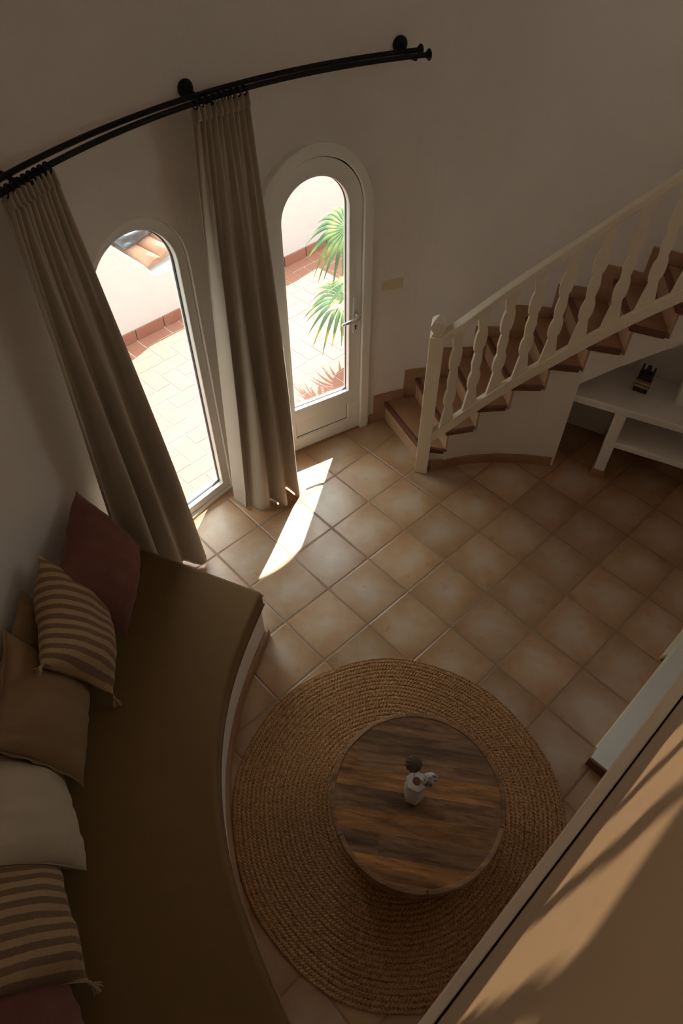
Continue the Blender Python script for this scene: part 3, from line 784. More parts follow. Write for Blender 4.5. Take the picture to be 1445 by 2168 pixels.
# ------------------------------------------------------------------ daybed
def offs(P, d):
    P = [np.array(p, float) for p in P]; return offset_path(P, d)
front = catmull([(-0.420, 1.912), (-0.497, 1.64), (-0.543, 1.40), (-0.554, 1.15), (-0.524, 0.89), (-0.450, 0.63), (-0.340, 0.40), (-0.198, 0.152), (-0.03, -0.08), (0.20, -0.30)], 5)
a_end = math.degrees(math.atan2(2.262 - CB[1], -1.24 - CB[0]))
def bed_poly(inset_front, inset_end, inset_back):
    fr = offs(front, inset_front)
    t = np.array([-1.24 + 0.413, 2.262 - 1.915]); t /= np.linalg.norm(t); nn = np.array([t[1], -t[0]])
    if nn[1] > 0: nn = -nn
    fr[0] = fr[0] + nn * inset_end
    back = []
    for a in np.arange(a_end + (inset_end / 2.64) * 57.3, 239, 2.5):
        p, _ = wall_hit(CB, a); v = CB - p; v /= np.linalg.norm(v); back.append(p + v * inset_back)
    return fr, back
def strip_solid(fr, back, z0, z1):
    """solid between a front curve and a back curve"""
    n = 60
    def res(P):
        P = np.array(P); s = np.cumsum([0] + [np.linalg.norm(P[i + 1] - P[i]) for i in range(len(P) - 1)]); s /= s[-1]
        return [np.array([np.interp(t, s, P[:, 0]), np.interp(t, s, P[:, 1])]) for t in np.linspace(0, 1, n)]
    A, B = res(fr), res(back); mb = MB(); V = []; F = []
    for a, b in zip(A, B): V += [(a[0], a[1], z0), (a[0], a[1], z1), (b[0], b[1], z1), (b[0], b[1], z0)]
    for i in range(n - 1):
        for k in range(4): F.append((4 * i + k, 4 * i + (k + 1) % 4, 4 * i + 4 + (k + 1) % 4, 4 * i + 4 + k))
    F += [(0, 1, 2, 3), tuple(4 * (n - 1) + k for k in (3, 2, 1, 0))]
    mb.add(V, F); return mb
# which way is inwards for the front curve?
tst = offs(front, 0.05); sgn = 1 if tst[20][0] < front[20][0] else -1
fr, bk_ = bed_poly(0.012 * sgn, 0.012, 0.0)
bed = strip_solid(fr, bk_, 0, 0.305).obj('masonry_bench', M['plaster_smooth'], bevel=0.006); tag(bed, 'white plastered masonry bench curving along the wall under the olive mattress', 'bench')
sk = MB(); A_ = offs(front, 0.012 * sgn); B_ = offs(front, -0.006 * sgn)
nend = len(front)
for i in range(nend - 1): sk.prism([A_[i], A_[i + 1], B_[i + 1], B_[i]], 0.0, 0.07)
s_ = sk.obj('skirting', M['skirt']); s_.parent = bed
fr, bk_ = bed_poly(-0.002 * sgn, -0.006, 0.02)
mt = strip_solid(fr, bk_, 0.307, 0.425).obj('bench_mattress', M['mattress'], bevel=0.022, seg=4, smooth=False); tag(mt, 'olive brown fitted mattress lying on the curved white bench', 'mattress')
frp = offs(front, -0.003 * sgn)
pp = MB().tube([(p[0], p[1], 0.403) for p in frp], 0.004, 8); o = pp.obj('piping', M['mattress'], smooth=True); o.parent = mt
pp = MB().tube([(p[0], p[1], 0.322) for p in frp], 0.004, 8); o = pp.obj('piping', M['mattress'], smooth=True); o.parent = mt

# ------------------------------------------------------------------ cushions
def cushion(name, label, mat, P0, P1, P3, th=0.15, seed=0, group=None, flange=0.0, tassels=(), seam=True, wr=1.0, pinch=0.10):
    """P0-P1 lower edge, P3 above P0: corners of the cushion's mid plane"""
    P0, P1, P3 = Vector(P0), Vector(P1), Vector(P3); ex = (P1 - P0); a = ex.length; ex.normalize()
    ey = (P3 - P0); b = ey.length; ey = (ey - ex * ey.dot(ex)).normalized(); ez = ex.cross(ey)
    c = P0 + ex * a / 2 + ey * b / 2
    mw = Matrix(((ex.x, ey.x, ez.x, c.x), (ex.y, ey.y, ez.y, c.y), (ex.z, ey.z, ez.z, c.z), (0, 0, 0, 1)))
    rnd = random.Random(seed); N = 56; V = []; F = []
    ph = [rnd.uniform(0, 6.28) for _ in range(12)]
    def P(u, v, side):
        x = a / 2 * u * (1 - pinch * (1 - v * v) * (0.9 + 0.1 * math.sin(ph[0]))); y = b / 2 * v * (1 - pinch * (1 - u * u))
        h = ((1 - abs(u) ** 2.3) * (1 - abs(v) ** 2.3)); h = max(0, h) ** 0.52 * th / 2
        # creases running from the edges and corners
        e = 1 - max(abs(u), abs(v)); ring = math.exp(-((e - 0.15) / 0.16) ** 2)
        w_ = 0.004 * math.sin(9 * u + 5 * v + ph[1]) * math.sin(4 * v - 6 * u + ph[2]) + ring * 0.0016 * (math.sin(26 * u + ph[3] + 3 * v) * abs(v) + math.sin(24 * v + ph[4] + 2 * u) * abs(u))
        w_ += 0.006 * math.sin(3 * u * ph[5] / 3 + 2.5 * v + ph[6])
        h2 = max(0.0, h + w_ * wr * min(1, h / 0.02))
        return (x, y, side * h2 - 0.02 * (u * u - 0.4) * 0)
    for side in (1, -1):
        for j in range(N + 1):
            for i in range(N + 1):
                u = math.sin(PI / 2 * (2 * i / N - 1)) ; v = math.sin(PI / 2 * (2 * j / N - 1))
                V.append(P(u, v, side))
    K = (N + 1) ** 2
    for j in range(N):
        for i in range(N):
            q = (j * (N + 1) + i, j * (N + 1) + i + 1, (j + 1) * (N + 1) + i + 1, (j + 1) * (N + 1) + i)
            F.append(q); F.append(tuple(K + t for t in reversed(q)))
    me = bpy.data.meshes.new(name); me.from_pydata(V, [], F); bm = bmesh.new(); bm.from_mesh(me); bmesh.ops.remove_doubles(bm, verts=bm.verts, dist=1e-5)
    bmesh.ops.recalc_face_normals(bm, faces=bm.faces); bm.to_mesh(me); bm.free()
    me.polygons.foreach_set('use_smooth', [True] * len(me.polygons)); me.materials.append(mat)
    o = bpy.data.objects.new(name, me); COL.objects.link(o); o.matrix_world = mw; tag(o, label, 'cushion', group)
    bpy.context.view_layer.update()
    edge = []
    for i in range(40): edge.append(P(-1 + 2 * i / 40, -1, 0))
    for i in range(40): edge.append(P(1, -1 + 2 * i / 40, 0))
    for i in range(40): edge.append(P(1 - 2 * i / 40, 1, 0))
    for i in range(40): edge.append(P(-1, 1 - 2 * i / 40, 0))
    if flange:
        V = []; F = []; n = len(edge)
        for (x, y, z) in edge:
            k = flange; m = max(abs(x) / (a / 2), abs(y) / (b / 2)); r2 = math.hypot(x, y)
            for s_ in (0.985, 1 + k):
                wv = 0.008 * math.sin(14 * math.atan2(y, x) + ph[7]) * (1 if s_ > 1 else 0)
                V.append((x * s_, y * s_, 0.002 + wv)); V.append((x * s_, y * s_, -0.002 + wv))
        for i in range(n):
            j = (i + 1) % n; p_, q_ = 4 * i, 4 * j
            F += [(p_, q_, q_ + 2, p_ + 2), (p_ + 1, p_ + 3, q_ + 3, q_ + 1), (p_ + 2, q_ + 2, q_ + 3, p_ + 3), (p_, p_ + 1, q_ + 1, q_)]
        f = mesh_obj('flange', V, F, mat, smooth=True); f.parent = o
    elif seam:
        s_ = MB().tube(edge, 0.0022, 6, closed=True).obj('seam', mat, smooth=True); s_.parent = o
    for (u, v) in tassels:
        x, y, _ = P(u, v, 1); d = Vector((u * a, v * b, 0)).normalized(); mb = MB()
        base = Vector((x, y, 0)); mb.tube([base - d * 0.004, base + d * 0.010], [0.006, 0.008], 8)
        sd = Vector((-d.y, d.x, 0))
        for k in range(16):
            an = rnd.uniform(-0.55, 0.55); bz = rnd.uniform(-0.5, 0.5)
            e_ = base + d * 0.008 + (d * 0.045 * math.cos(an) + sd * 0.045 * math.sin(an) + Vector((0, 0, 0.03 * bz)))
            mm = (base + d * 0.010 + e_) / 2 + Vector((0, 0, 0.006 * bz)) + sd * 0.004 * math.sin(k)
            mb.tube([base + d * 0.008, mm, e_], [0.0035, 0.003, 0.0022], 5)
        t_ = mb.obj('tassel', M['tassel'], smooth=True); t_.parent = o
    return o
cushion('cushion', 'maroon linen cushion leaning on the wall beside the window curtain', M['maroon'], (-1.04, 1.633, 0.484), (-1.066, 2.14, 0.535), (-1.215, 1.577, 0.962), 0.23, 1, 'cushions on the daybed')
cushion('cushion', 'striped tan and brown cushion with tassels tucked behind the maroon one', M['stripe'], (-1.035, 1.315, 0.485), (-1.17, 1.80, 0.55), (-1.157, 1.204, 0.969), 0.23, 2, 'cushions on the daybed', tassels=((-1, -1), (-1, 1)))
cushion('cushion', 'large plain tan cushion with flanged edge below the upper striped cushion', M['tan'], (-1.07, 0.93, 0.50), (-1.15, 1.40, 0.50), (-1.27, 0.89, 0.96), 0.21, 3, 'cushions on the daybed', flange=0.05)
cushion('cushion', 'creamy white linen cushion between the plain tan and the lower striped cushion', M['white_linen'], (-0.985, 0.615, 0.475), (-1.20, 1.01, 0.46), (-1.15, 0.48, 0.90), 0.22, 4, 'cushions on the daybed', wr=1.2)
cushion('cushion', 'striped tan and brown cushion with tassels below the creamy white cushion', M['stripe'], (-0.885, 0.262, 0.49), (-1.125, 0.67, 0.49), (-1.07, 0.13, 0.92), 0.22, 5, 'cushions on the daybed', tassels=((-1, -1), (-1, 1)))
cushion('cushion', 'dark maroon linen cushion at the lower left corner, lowest on the daybed', M['maroon'], (-0.74, -0.08, 0.49), (-0.98, 0.30, 0.49), (-0.93, -0.19, 0.90), 0.21, 6, 'cushions on the daybed')
cushion('cushion', 'dark brown cushion mostly hidden behind the big plain tan cushion', M['tan'], (-1.20, 1.28, 0.55), (-1.22, 1.62, 0.55), (-1.37, 1.26, 0.90), 0.10, 8, 'cushions on the daybed')

# ------------------------------------------------------------------ rug
def make_rug():
    c = (0.245, 0.985); Rr = 0.775; ring = 0.0212; nr = int(Rr / ring); sub = 6; nth = 1800
    nrad = nr * sub + 1
    r = np.linspace(0.06, Rr, nrad)[:, None]; th = np.linspace(0, 2 * PI, nth, endpoint=False)[None, :]
    rr = r + 0.0 * th
    turn = r / ring - th / (2 * PI)                         # spiral
    cell = np.floor(turn); f = turn - cell
    h0 = np.sqrt(np.clip(1 - (2 * f - 1) ** 2, 0, 1))
    arc = (cell + th / (2 * PI) + 0.5) * ring * th            # length along the braid, roughly
    st = 0.0165
    jit = 0.8 * np.sin(7 * th + cell * 2.1)
    a = (arc / st + jit)
    left = (np.sin(2 * PI * (a + f * 1.1)) * 0.5 + 0.5); right = (np.sin(2 * PI * (a - f * 1.1 + 0.5)) * 0.5 + 0.5)
    strand = np.where(f < 0.5, left, right)
    rng = np.random.default_rng(3)
    hgt = 0.004 + 0.007 * h0 * (0.45 + 0.55 * strand)
    wob = 1 + 0.012 * np.sin(3 * th + 0.6) + 0.006 * np.sin(4 * th + 2.0) + 0.004 * np.sin(9 * th)
    x = rr * wob * np.cos(th); y = rr * wob * np.sin(th)
    V = np.stack([x, y, hgt], -1).reshape(-1, 3)
    edge = np.stack([x[-1], y[-1], 0 * x[-1] + 0.0005], -1)
    inner = np.stack([x[0], y[0], 0 * x[0] + 0.0005], -1)
    V = np.concatenate([V, edge])
    idx = np.arange(nrad * nth).reshape(nrad, nth); idx = np.concatenate([idx, (nrad * nth + np.arange(nth))[None]])
    a_ = idx[:-1, :]; b_ = np.roll(idx, -1, 1)[:-1, :]; c_ = np.roll(idx, -1, 1)[1:, :]; d_ = idx[1:, :]
    F = np.stack([a_, b_, c_, d_][::-1], -1).reshape(-1, 4)
    me = bpy.data.meshes.new('rug'); me.vertices.add(len(V)); me.vertices.foreach_set('co', V.astype(np.float32).ravel())
    me.loops.add(F.size); me.loops.foreach_set('vertex_index', F.astype(np.int32).ravel())
    me.polygons.add(len(F)); me.polygons.foreach_set('loop_start', np.arange(0, F.size, 4, dtype=np.int32))
    me.update(calc_edges=True); me.polygons.foreach_set('use_smooth', [True] * len(F))
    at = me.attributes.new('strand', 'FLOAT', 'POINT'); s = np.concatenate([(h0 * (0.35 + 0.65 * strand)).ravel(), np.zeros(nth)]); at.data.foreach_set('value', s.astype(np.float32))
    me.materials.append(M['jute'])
    o = bpy.data.objects.new('round_rug', me); COL.objects.link(o); o.location = (*c, 0.0005)
    return tag(o, 'round braided jute rug on the terracotta floor under the coffee table', 'rug')
rug = make_rug()

# ------------------------------------------------------------------ coffee table
tc = (0.312, 0.925); ZT = 0.35; RT = 0.372
tb = empty('coffee_table', (*tc, 0.012)); tag(tb, 'round wooden plank coffee table standing on the jute rug', 'table')
o = MB().lathe([(0.0, 0), (RT - 0.018, 0), (RT - 0.018, 0.022), (0.0, 0.022)], (0, 0, ZT - 0.012 - 0.026), 96).obj('tabletop', M['table'], tb)
segs = [(-88, -20, 'rim2'), (-20, 28, 'rim'), (28, 94, 'rim'), (94, 150, 'rim2'), (150, 205, 'rim'), (205, 272, 'rim')]
for a0, a1, mm in segs:
    mb = MB(); n = 20; V = []; F = []; g = 0.18
    for k in range(n + 1):
        a = R(a0 + g + (a1 - a0 - 2 * g) * k / n)
        for rr, zz in ((RT - 0.019, ZT - 0.05), (RT, ZT - 0.05), (RT, ZT), (RT - 0.019, ZT)): V.append((rr * math.cos(a), rr * math.sin(a), zz - 0.012))
    for k in range(n):
        for m in range(4): F.append((4 * k + m, 4 * k + (m + 1) % 4, 4 * k + 4 + (m + 1) % 4, 4 * k + 4 + m))
    F += [(0, 1, 2, 3), tuple(4 * n + k for k in (3, 2, 1, 0))]
    mb.add(V, F); mb.obj('rim_segment', M[mm], tb, bevel=0.003)
# drum of upright staves under the rim
for k in range(28):
    a0, a1 = 2 * PI * k / 28 + 0.003, 2 * PI * (k + 1) / 28 - 0.003; V = []
    for (r0, z) in ((RT - 0.045, 0.0), (RT - 0.012, ZT - 0.062)):
        for a in (a0, a1):
            for rr in (r0, r0 - 0.018): V.append((rr * math.cos(a), rr * math.sin(a), z))
    mesh_obj('stave', V, [(0, 2, 3, 1), (4, 5, 7, 6), (0, 1, 5, 4), (2, 6, 7, 3), (0, 4, 6, 2), (1, 3, 7, 5)], M['rim'], tb)

# ------------------------------------------------------------------ vase with two dried stems
vx, vy, vz = 0.294, 0.928, ZT - 0.0035
vase = empty('vase', (vx, vy, vz)); tag(vase, 'small white faceted stoneware vase on the wooden coffee table', 'vase')
V = []; F = []
lv = [(0.040, 0.0), (0.043, 0.004), (0.047, 0.052), (0.040, 0.078), (0.038, 0.083), (0.046, 0.112), (0.038, 0.142), (0.044, 0.148), (0.045, 0.176), (0.0445, 0.180)]
for i, (r_, z_) in enumerate(lv):
    tw = (0, 0, 0, 0.5, 0.5, 0.5, 0, 0, 0, 0)[i]
    rd = (0, 0, 0, 0.7, 1, 1, 0.7, 0, 0, 0)[i]
    for k in range(48):
        a = 2 * PI * k / 48; hexr = math.cos(PI / 6) / math.cos(((a + PI / 6) % (PI / 3)) - PI / 6)
        rr = r_ * (hexr * (1 - rd) + 0.96 * rd); V.append((rr * math.cos(a + 0.1), rr * math.sin(a + 0.1), z_))
inn = [(0.0125, 0.180), (0.012, 0.06), (0.0005, 0.06)]
for r_, z_ in inn:
    for k in range(48): a = 2 * PI * k / 48; V.append((r_ * math.cos(a + 0.1), r_ * math.sin(a + 0.1), z_))
NL = len(lv) + len(inn)
for i in range(NL - 1):
    for k in range(48): F.append((i * 48 + k, i * 48 + (k + 1) % 48, (i + 1) * 48 + (k + 1) % 48, (i + 1) * 48 + k))
F.append(tuple(range(47, -1, -1)))
mesh_obj('vase_body', V, F, M['ceramic'], vase)
# dark opening ring
MB().lathe([(0.0135, 0.1795), (0.0165, 0.1815), (0.0135, 0.1815)], (0, 0, 0), 24).obj('vase_mouth', M['nosing'], vase)
def stem(label, tip, rb, mat, nm, ribs):
    o = empty('dried_flower', (vx, vy, vz + 0.075)); tag(o, label, 'dried flower')
    d = Vector(tip) - Vector((0, 0, 0)); MB().tube([(0, 0, 0), Vector(tip) * 0.5 + Vector((0, 0, 0.012)), tip], 0.0013, 6).obj('stem', M['carving'], o, smooth=True)
    V = []; F = []; nu, nv = 48, 24
    for j in range(nv + 1):
        ph = PI * j / nv
        for i in range(nu):
            th = 2 * PI * i / nu; rr = 1 + (0.06 * math.sin(ribs * th + 2 * ph) if ribs else 0.03 * math.sin(5 * th) * math.sin(4 * ph))
            V.append((rb[0] * rr * math.sin(ph) * math.cos(th), rb[1] * rr * math.sin(ph) * math.sin(th), rb[2] * math.cos(ph)))
    for j in range(nv):
        for i in range(nu): F.append((j * nu + i, j * nu + (i + 1) % nu, (j + 1) * nu + (i + 1) % nu, (j + 1) * nu + i))
    h = mesh_obj('seed_head', V, F, mat, o, smooth=True); h.location = tip; h.rotation_euler = (0.3, 0.2, 0.4)
stem('dark brown ribbed globe flower standing up from the white vase', (-0.018, 0.030, 0.215), (0.033, 0.033, 0.034), M['ball_dark'], '', 12)
stem('grey white mottled globe flower leaning right from the vase', (0.048, -0.004, 0.135), (0.036, 0.027, 0.028), M['ball_light'], '', 0)

# ------------------------------------------------------------------ carving on the shelf
cv = empty('wood_carving', (1.868, 3.308, 0.601), R(-34)); tag(cv, 'black wooden carving with prongs and two shell bead bands on the masonry shelf', 'carving')
mb = MB(); mb.box((0, 0, 0.017), (0.086, 0.052, 0.034)); mb.box((0, 0, 0.10), (0.084, 0.048, 0.08)); mb.obj('carved_block', M['carving'], cv, bevel=0.004)
mb = MB(); mb.box((0, 0, 0.062), (0.091, 0.056, 0.06)); band = mb.obj('cord_band', M['carving_band'], cv, bevel=0.004)
for zz in (0.047, 0.073):
    mb = MB()
    for k in range(7):
        mb.lathe([(0.0, -0.008), (0.004, -0.006), (0.0055, 0), (0.004, 0.006), (0.0, 0.008)], (-0.036 + 0.012 * k, -0.0295, zz), 8)
    for k in range(4):
        for sx in (-1, 1): mb.lathe([(0.0, -0.008), (0.004, -0.006), (0.0055, 0), (0.004, 0.006), (0.0, 0.008)], (sx * 0.0465, -0.018 + 0.012 * k, zz), 8)
    mb.obj('bead_row', M['bead'], band, smooth=True)
for x_, h_, w_ in ((-0.034, 0.052, 0.014), (0.0, 0.05, 0.028), (0.035, 0.044, 0.014)):
    mb = MB(); mb.add([(x_ - w_ / 2 * s, y * s, 0.138 + z) for z, s in ((0, 1.15), (h_, 0.72)) for y in (-0.018, 0.018) for x__ in (0,)] and
        [(x_ + sx * w_ / 2 * s, sy * 0.018 * s, 0.136 + z) for z, s in ((0, 1.2), (h_, 0.7)) for sy in (-1, 1) for sx in (-1, 1)],
        [(0, 2, 3, 1), (4, 5, 7, 6), (0, 1, 5, 4), (2, 6, 7, 3), (0, 4, 6, 2), (1, 3, 7, 5)])
    mb.obj('prong', M['carving'], cv, bevel=0.004)

# ------------------------------------------------------------------ low kerb under the mezzanine edge
ka = np.array([1.191, 1.192]); kt = np.array([0.716, 0.698]); kn = np.array([0.698, -0.716])
kb = empty('low_kerb', (1.6, 1.5, 0)); tag(kb, 'low white painted kerb on the tiled floor beside the mezzanine edge', 'kerb')
o = MB().prism([ka, ka + kt * 1.5, ka + kt * 1.5 + kn * 0.26, ka + kn * 0.26], 0, 0.078).obj('kerb_body', M['pvc'], bevel=0.004); attach(o, kb)
o = MB().prism([ka - kt * 0.012 - kn * 0.004, ka, ka + kn * 0.26, ka - kt * 0.012 + kn * 0.26], 0, 0.074).obj('end_tile', M['nosing'], bevel=0.002); attach(o, kb)
o = MB().prism([ka + kt * 0.07 - kn * 0.012, ka + kt * 1.5 - kn * 0.012, ka + kt * 1.5, ka + kt * 0.07], 0.0, 0.055).obj('lower_lip', M['cream'], bevel=0.003); attach(o, kb)
o = MB().prism([ka + kt * 0.76 - kn * 0.034, ka + kt * 1.5 - kn * 0.034, ka + kt * 1.5 - kn * 0.010, ka + kt * 0.80 - kn * 0.010], 0.0, 0.05).obj('side_strip', M['cream'], bevel=0.006); attach(o, kb)

# ------------------------------------------------------------------ mezzanine
mo = np.array([0.120, 0.057]); mt_ = np.array([0.722, 0.692]); mn = np.array([-0.692, 0.722])      # mn points into the room
ZM = 2.2
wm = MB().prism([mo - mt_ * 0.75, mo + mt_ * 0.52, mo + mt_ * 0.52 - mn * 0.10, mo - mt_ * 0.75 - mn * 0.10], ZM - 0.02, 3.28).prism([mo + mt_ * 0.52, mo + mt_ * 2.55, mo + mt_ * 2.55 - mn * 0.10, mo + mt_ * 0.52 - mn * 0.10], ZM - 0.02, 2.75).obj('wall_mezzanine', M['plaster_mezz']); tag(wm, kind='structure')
t1 = MB().prism([mo - mt_ * 0.75 + mn * 0.003, mo + mt_ * 2.55 + mn * 0.003, mo + mt_ * 2.55 + mn * 0.0482, mo - mt_ * 0.75 + mn * 0.0075], ZM - 0.05, ZM).obj('trim_1', M['plaster_smooth'], bevel=0.004); tag(t1, kind='structure')
t2 = MB().prism([mo - mt_ * 0.75 - mn * 0.05, mo + mt_ * 2.55 - mn * 0.05, mo + mt_ * 2.55 + mn * 0.004, mo - mt_ * 0.75 + mn * 0.004], ZM - 0.045, ZM - 0.021).obj('trim_2', M['groove']); tag(t2, kind='structure')
# mezzanine floor slab: from the face back to the round wall
P = [mo - mt_ * 0.62 - mn * 0.02, mo + mt_ * 2.55 - mn * 0.02]
ang0 = math.degrees(math.atan2(*(P[1] - CC)[::-1])); ang1 = math.degrees(math.atan2(*(P[0] - CC)[::-1]))
arc = [wall_hit(CC, a)[0] for a in np.arange(ang0, ang1, -4)]
o = MB().prism([P[0], P[1]] + arc, ZM - 0.20, ZM - 0.05).obj('floor_mezzanine', M['plaster_smooth']); tag(o, kind='structure')

# ceiling with an added opening that lets sun reach the mezzanine face
d0, d1_ = -0.02, 0.379
s0, s1 = -0.05, 2.0
hole = [mo + mt_ * s0 + mn * d0, mo + mt_ * s1 + mn * d0, mo + mt_ * s1 + mn * d1_, mo + mt_ * s0 + mn * d1_]
ce = MB().prism([tuple(p) for p in outer], ZC, 3.55).obj('ceiling', M['plaster'])
ch = MB().prism(hole, 3.3, 3.7); cut(ce, [(ch, Matrix.Identity(4))]); tag(ce, kind='structure')
# added unseen box over the opening, shaping the sun through balusters and amber pane
zt = 4.09; zl = 4.25
wl = MB()
hb = [hole[0] - mn * 0.05, hole[1] - mn * 0.05, hole[1], hole[0]]; wl.prism(hb, 3.55, zl)
wl.prism([hole[0] - mt_ * 0.05 - mn * 0.05, hole[0] - mn * 0.05, hole[3] + mn * 0.05, hole[3] - mt_ * 0.05 + mn * 0.05], 3.55, zl)
wl.prism([hole[1] - mn * 0.05, hole[1] + mt_ * 0.05 - mn * 0.05, hole[2] + mt_ * 0.05 + mn * 0.05, hole[2] + mn * 0.05], 3.55, zl)
wl.prism([hole[3] + mn * 0.02, hole[2] + mn * 0.02, hole[2] + mn * 0.05, hole[3] + mn * 0.05], zt, zl)
wl.prism([hole[0] - mn * 0.05 - mt_ * 0.05, hole[1] - mn * 0.05 + mt_ * 0.05, hole[2] + mn * 0.05 + mt_ * 0.05, hole[3] + mn * 0.05 - mt_ * 0.05], zl, zl + 0.05)
o = wl.obj('added_light_well', M['plaster']); tag(o, kind='structure')
gq = MB().prism([hole[3] + mn * 0.046, hole[2] + mn * 0.046, hole[2] + mn * 0.049, hole[3] + mn * 0.049], 3.55, zt)
o = gq.obj('window_2', M['tint']); tag(o, kind='structure')  # added pane out of view, dims the sun on the mezzanine face
def small_baluster(s):
    prof = wavy(1.0, 0.016, 0.034, 0.036); c = mo + mt_ * s + mn * (d1_ + 0.033); V = []; N = len(prof); F = []
    for side in (-1, 1):
        for v, t in prof:
            for qy in (-0.004, 0.004):
                p = c + mt_ * v * side * 0.75 + mn * qy; V.append((p[0], p[1], 3.552 + t * (zt - 3.552)))
    Rr = 2 * N
    for i in range(N - 1):
        a_, b_, c_, d_ = 2 * i, 2 * i + 2, Rr + 2 * i, Rr + 2 * i + 2
        F += [(a_, b_, d_, c_), (a_ + 1, c_ + 1, d_ + 1, b_ + 1), (a_, a_ + 1, b_ + 1, b_), (c_, d_, d_ + 1, c_ + 1)]
    F += [(0, Rr, Rr + 1, 1), (2 * N - 2, 2 * N - 1, Rr + 2 * N - 1, Rr + 2 * N - 2)]
    return V, F
bl = MB()
for k in range(-4, 10):
    s = 0.075 + 0.67 + 0.140 * k
    if s0 + 0.05 < s < s1 - 0.05: bl.add(*small_baluster(s))
o = bl.obj('shadow_balusters', M['cream']); tag(o, kind='structure')  # unseen balusters, placed to cast their shadows on the mezzanine face

# ------------------------------------------------------------------ patio
ZP = -0.05
po = MB().prism([(-6, 2.0), (3, 2.6), (6, 9), (-6, 9)], ZP - 0.14, ZP - 0.004).obj('patio_ground', M['patio_grout']); tag(po, kind='structure')
# herringbone clay tiles, laid square to the garden wall (slope 45 degrees)
ws = np.array([0.7071, 0.7071]); wnn = np.array([0.7071, -0.7071]); w0 = np.array([-0.573, 5.988])   # wall foot line, wnn towards the house
tl = MB(); L, Wd, g = 0.28, 0.14, 0.009
rl = random.Random(5)
def add_tile(x0, y0, x1, y1, h=0.0):
    c = w0 + ws * ((x0 + x1) / 2) + wnn * ((y0 + y1) / 2)
    dd = np.linalg.norm(c - CB)
    if y1 <= 0.025: return
    y0 = max(y0, 0.016)
    if dd < RB + 0.12: return
    P = [w0 + ws * a + wnn * b for a, b in ((x0 + g / 2, y0 + g / 2), (x1 - g / 2, y0 + g / 2), (x1 - g / 2, y1 - g / 2), (x0 + g / 2, y1 - g / 2))]
    z = ZP + rl.uniform(-0.001, 0.001)
    tl.prism(P, ZP - 0.015, z)
for i in range(-30, 30):
    for j in range(-40, 40):
        # classic herringbone cell: pairs shifted diagonally
        x = i * Wd + j * Wd; y = -i * Wd + j * Wd
        bx, by = j * Wd + i * 2 * Wd, j * Wd
        x0 = (j + 2 * i * 2) * Wd / 1.0
        x0 = (j * Wd) + i * 4 * Wd / 1.0; y0 = j * Wd
        if not (-3.6 < x0 < 2.6 and -0.3 < y0 < 4.2): continue
        add_tile(x0, y0, x0 + L, y0 + Wd)
        add_tile(x0 + L, y0 - Wd, x0 + L + Wd, y0 + Wd)
o = tl.obj('patio_tiles', M['patio']); tag(o, kind='structure')
bst = MB()
for k in range(-14, 10):
    P = [w0 + ws * a + wnn * b for a, b in ((k * L + 0.01, 0), (k * L + L - 0.003, 0), (k * L + L - 0.003, 0.018), (k * L + 0.01, 0.018))]
    bst.prism(P, ZP, ZP + 0.095)
o = bst.obj('trim_4', M['patio']); tag(o, kind='structure')
# garden wall with a dip: top outline along the wall
def wl_s(x): return (x + 0.573) / 0.7071
top_ = [(-5.0, 2.2), (-2.6, 2.2), (-2.2, 1.5), (-1.84, 0.93), (-1.74, 0.76), (-1.59, 0.53), (-1.545, 0.43), (-1.40, 0.415), (-0.90, 0.40), (-0.585, 0.39), (-0.565, 0.46), (-0.50, 0.66), (-0.36, 0.76), (-0.12, 0.66), (0.0, 0.95), (0.45, 2.05), (1.2, 2.4), (3.0, 2.4)]
gw = MB(); V = []; F = []; n = len(top_)
for x, z in top_:
    s = wl_s(x)
    a = w0 + ws * s; b = a - wnn * 0.16
    V += [(a[0], a[1], ZP - 0.1), (a[0], a[1], z), (b[0], b[1], z), (b[0], b[1], ZP - 0.1)]
for i in range(n - 1):
    for k in range(4): F.append((4 * i + k, 4 * i + (k + 1) % 4, 4 * i + 4 + (k + 1) % 4, 4 * i + 4 + k))
F += [(0, 1, 2, 3), tuple(4 * (n - 1) + k for k in (3, 2, 1, 0))]
gw.add(V, F); o = gw.obj('garden_wall', M['outdoor_white'], bevel=0.012); tag(o, kind='structure')
# whitewashed ledge behind the dip
lg = MB(); a, b = w0 + ws * wl_s(-2.6) - wnn * 0.155, w0 + ws * wl_s(0.8) - wnn * 0.155
lg.prism([a, b, b - wnn * 2.4, a - wnn * 2.4], ZP - 0.1, [0.38, 0.38, 0.38, 0.38]); o = lg.obj('garden_ledge', M['outdoor_white']); tag(o, kind='structure')
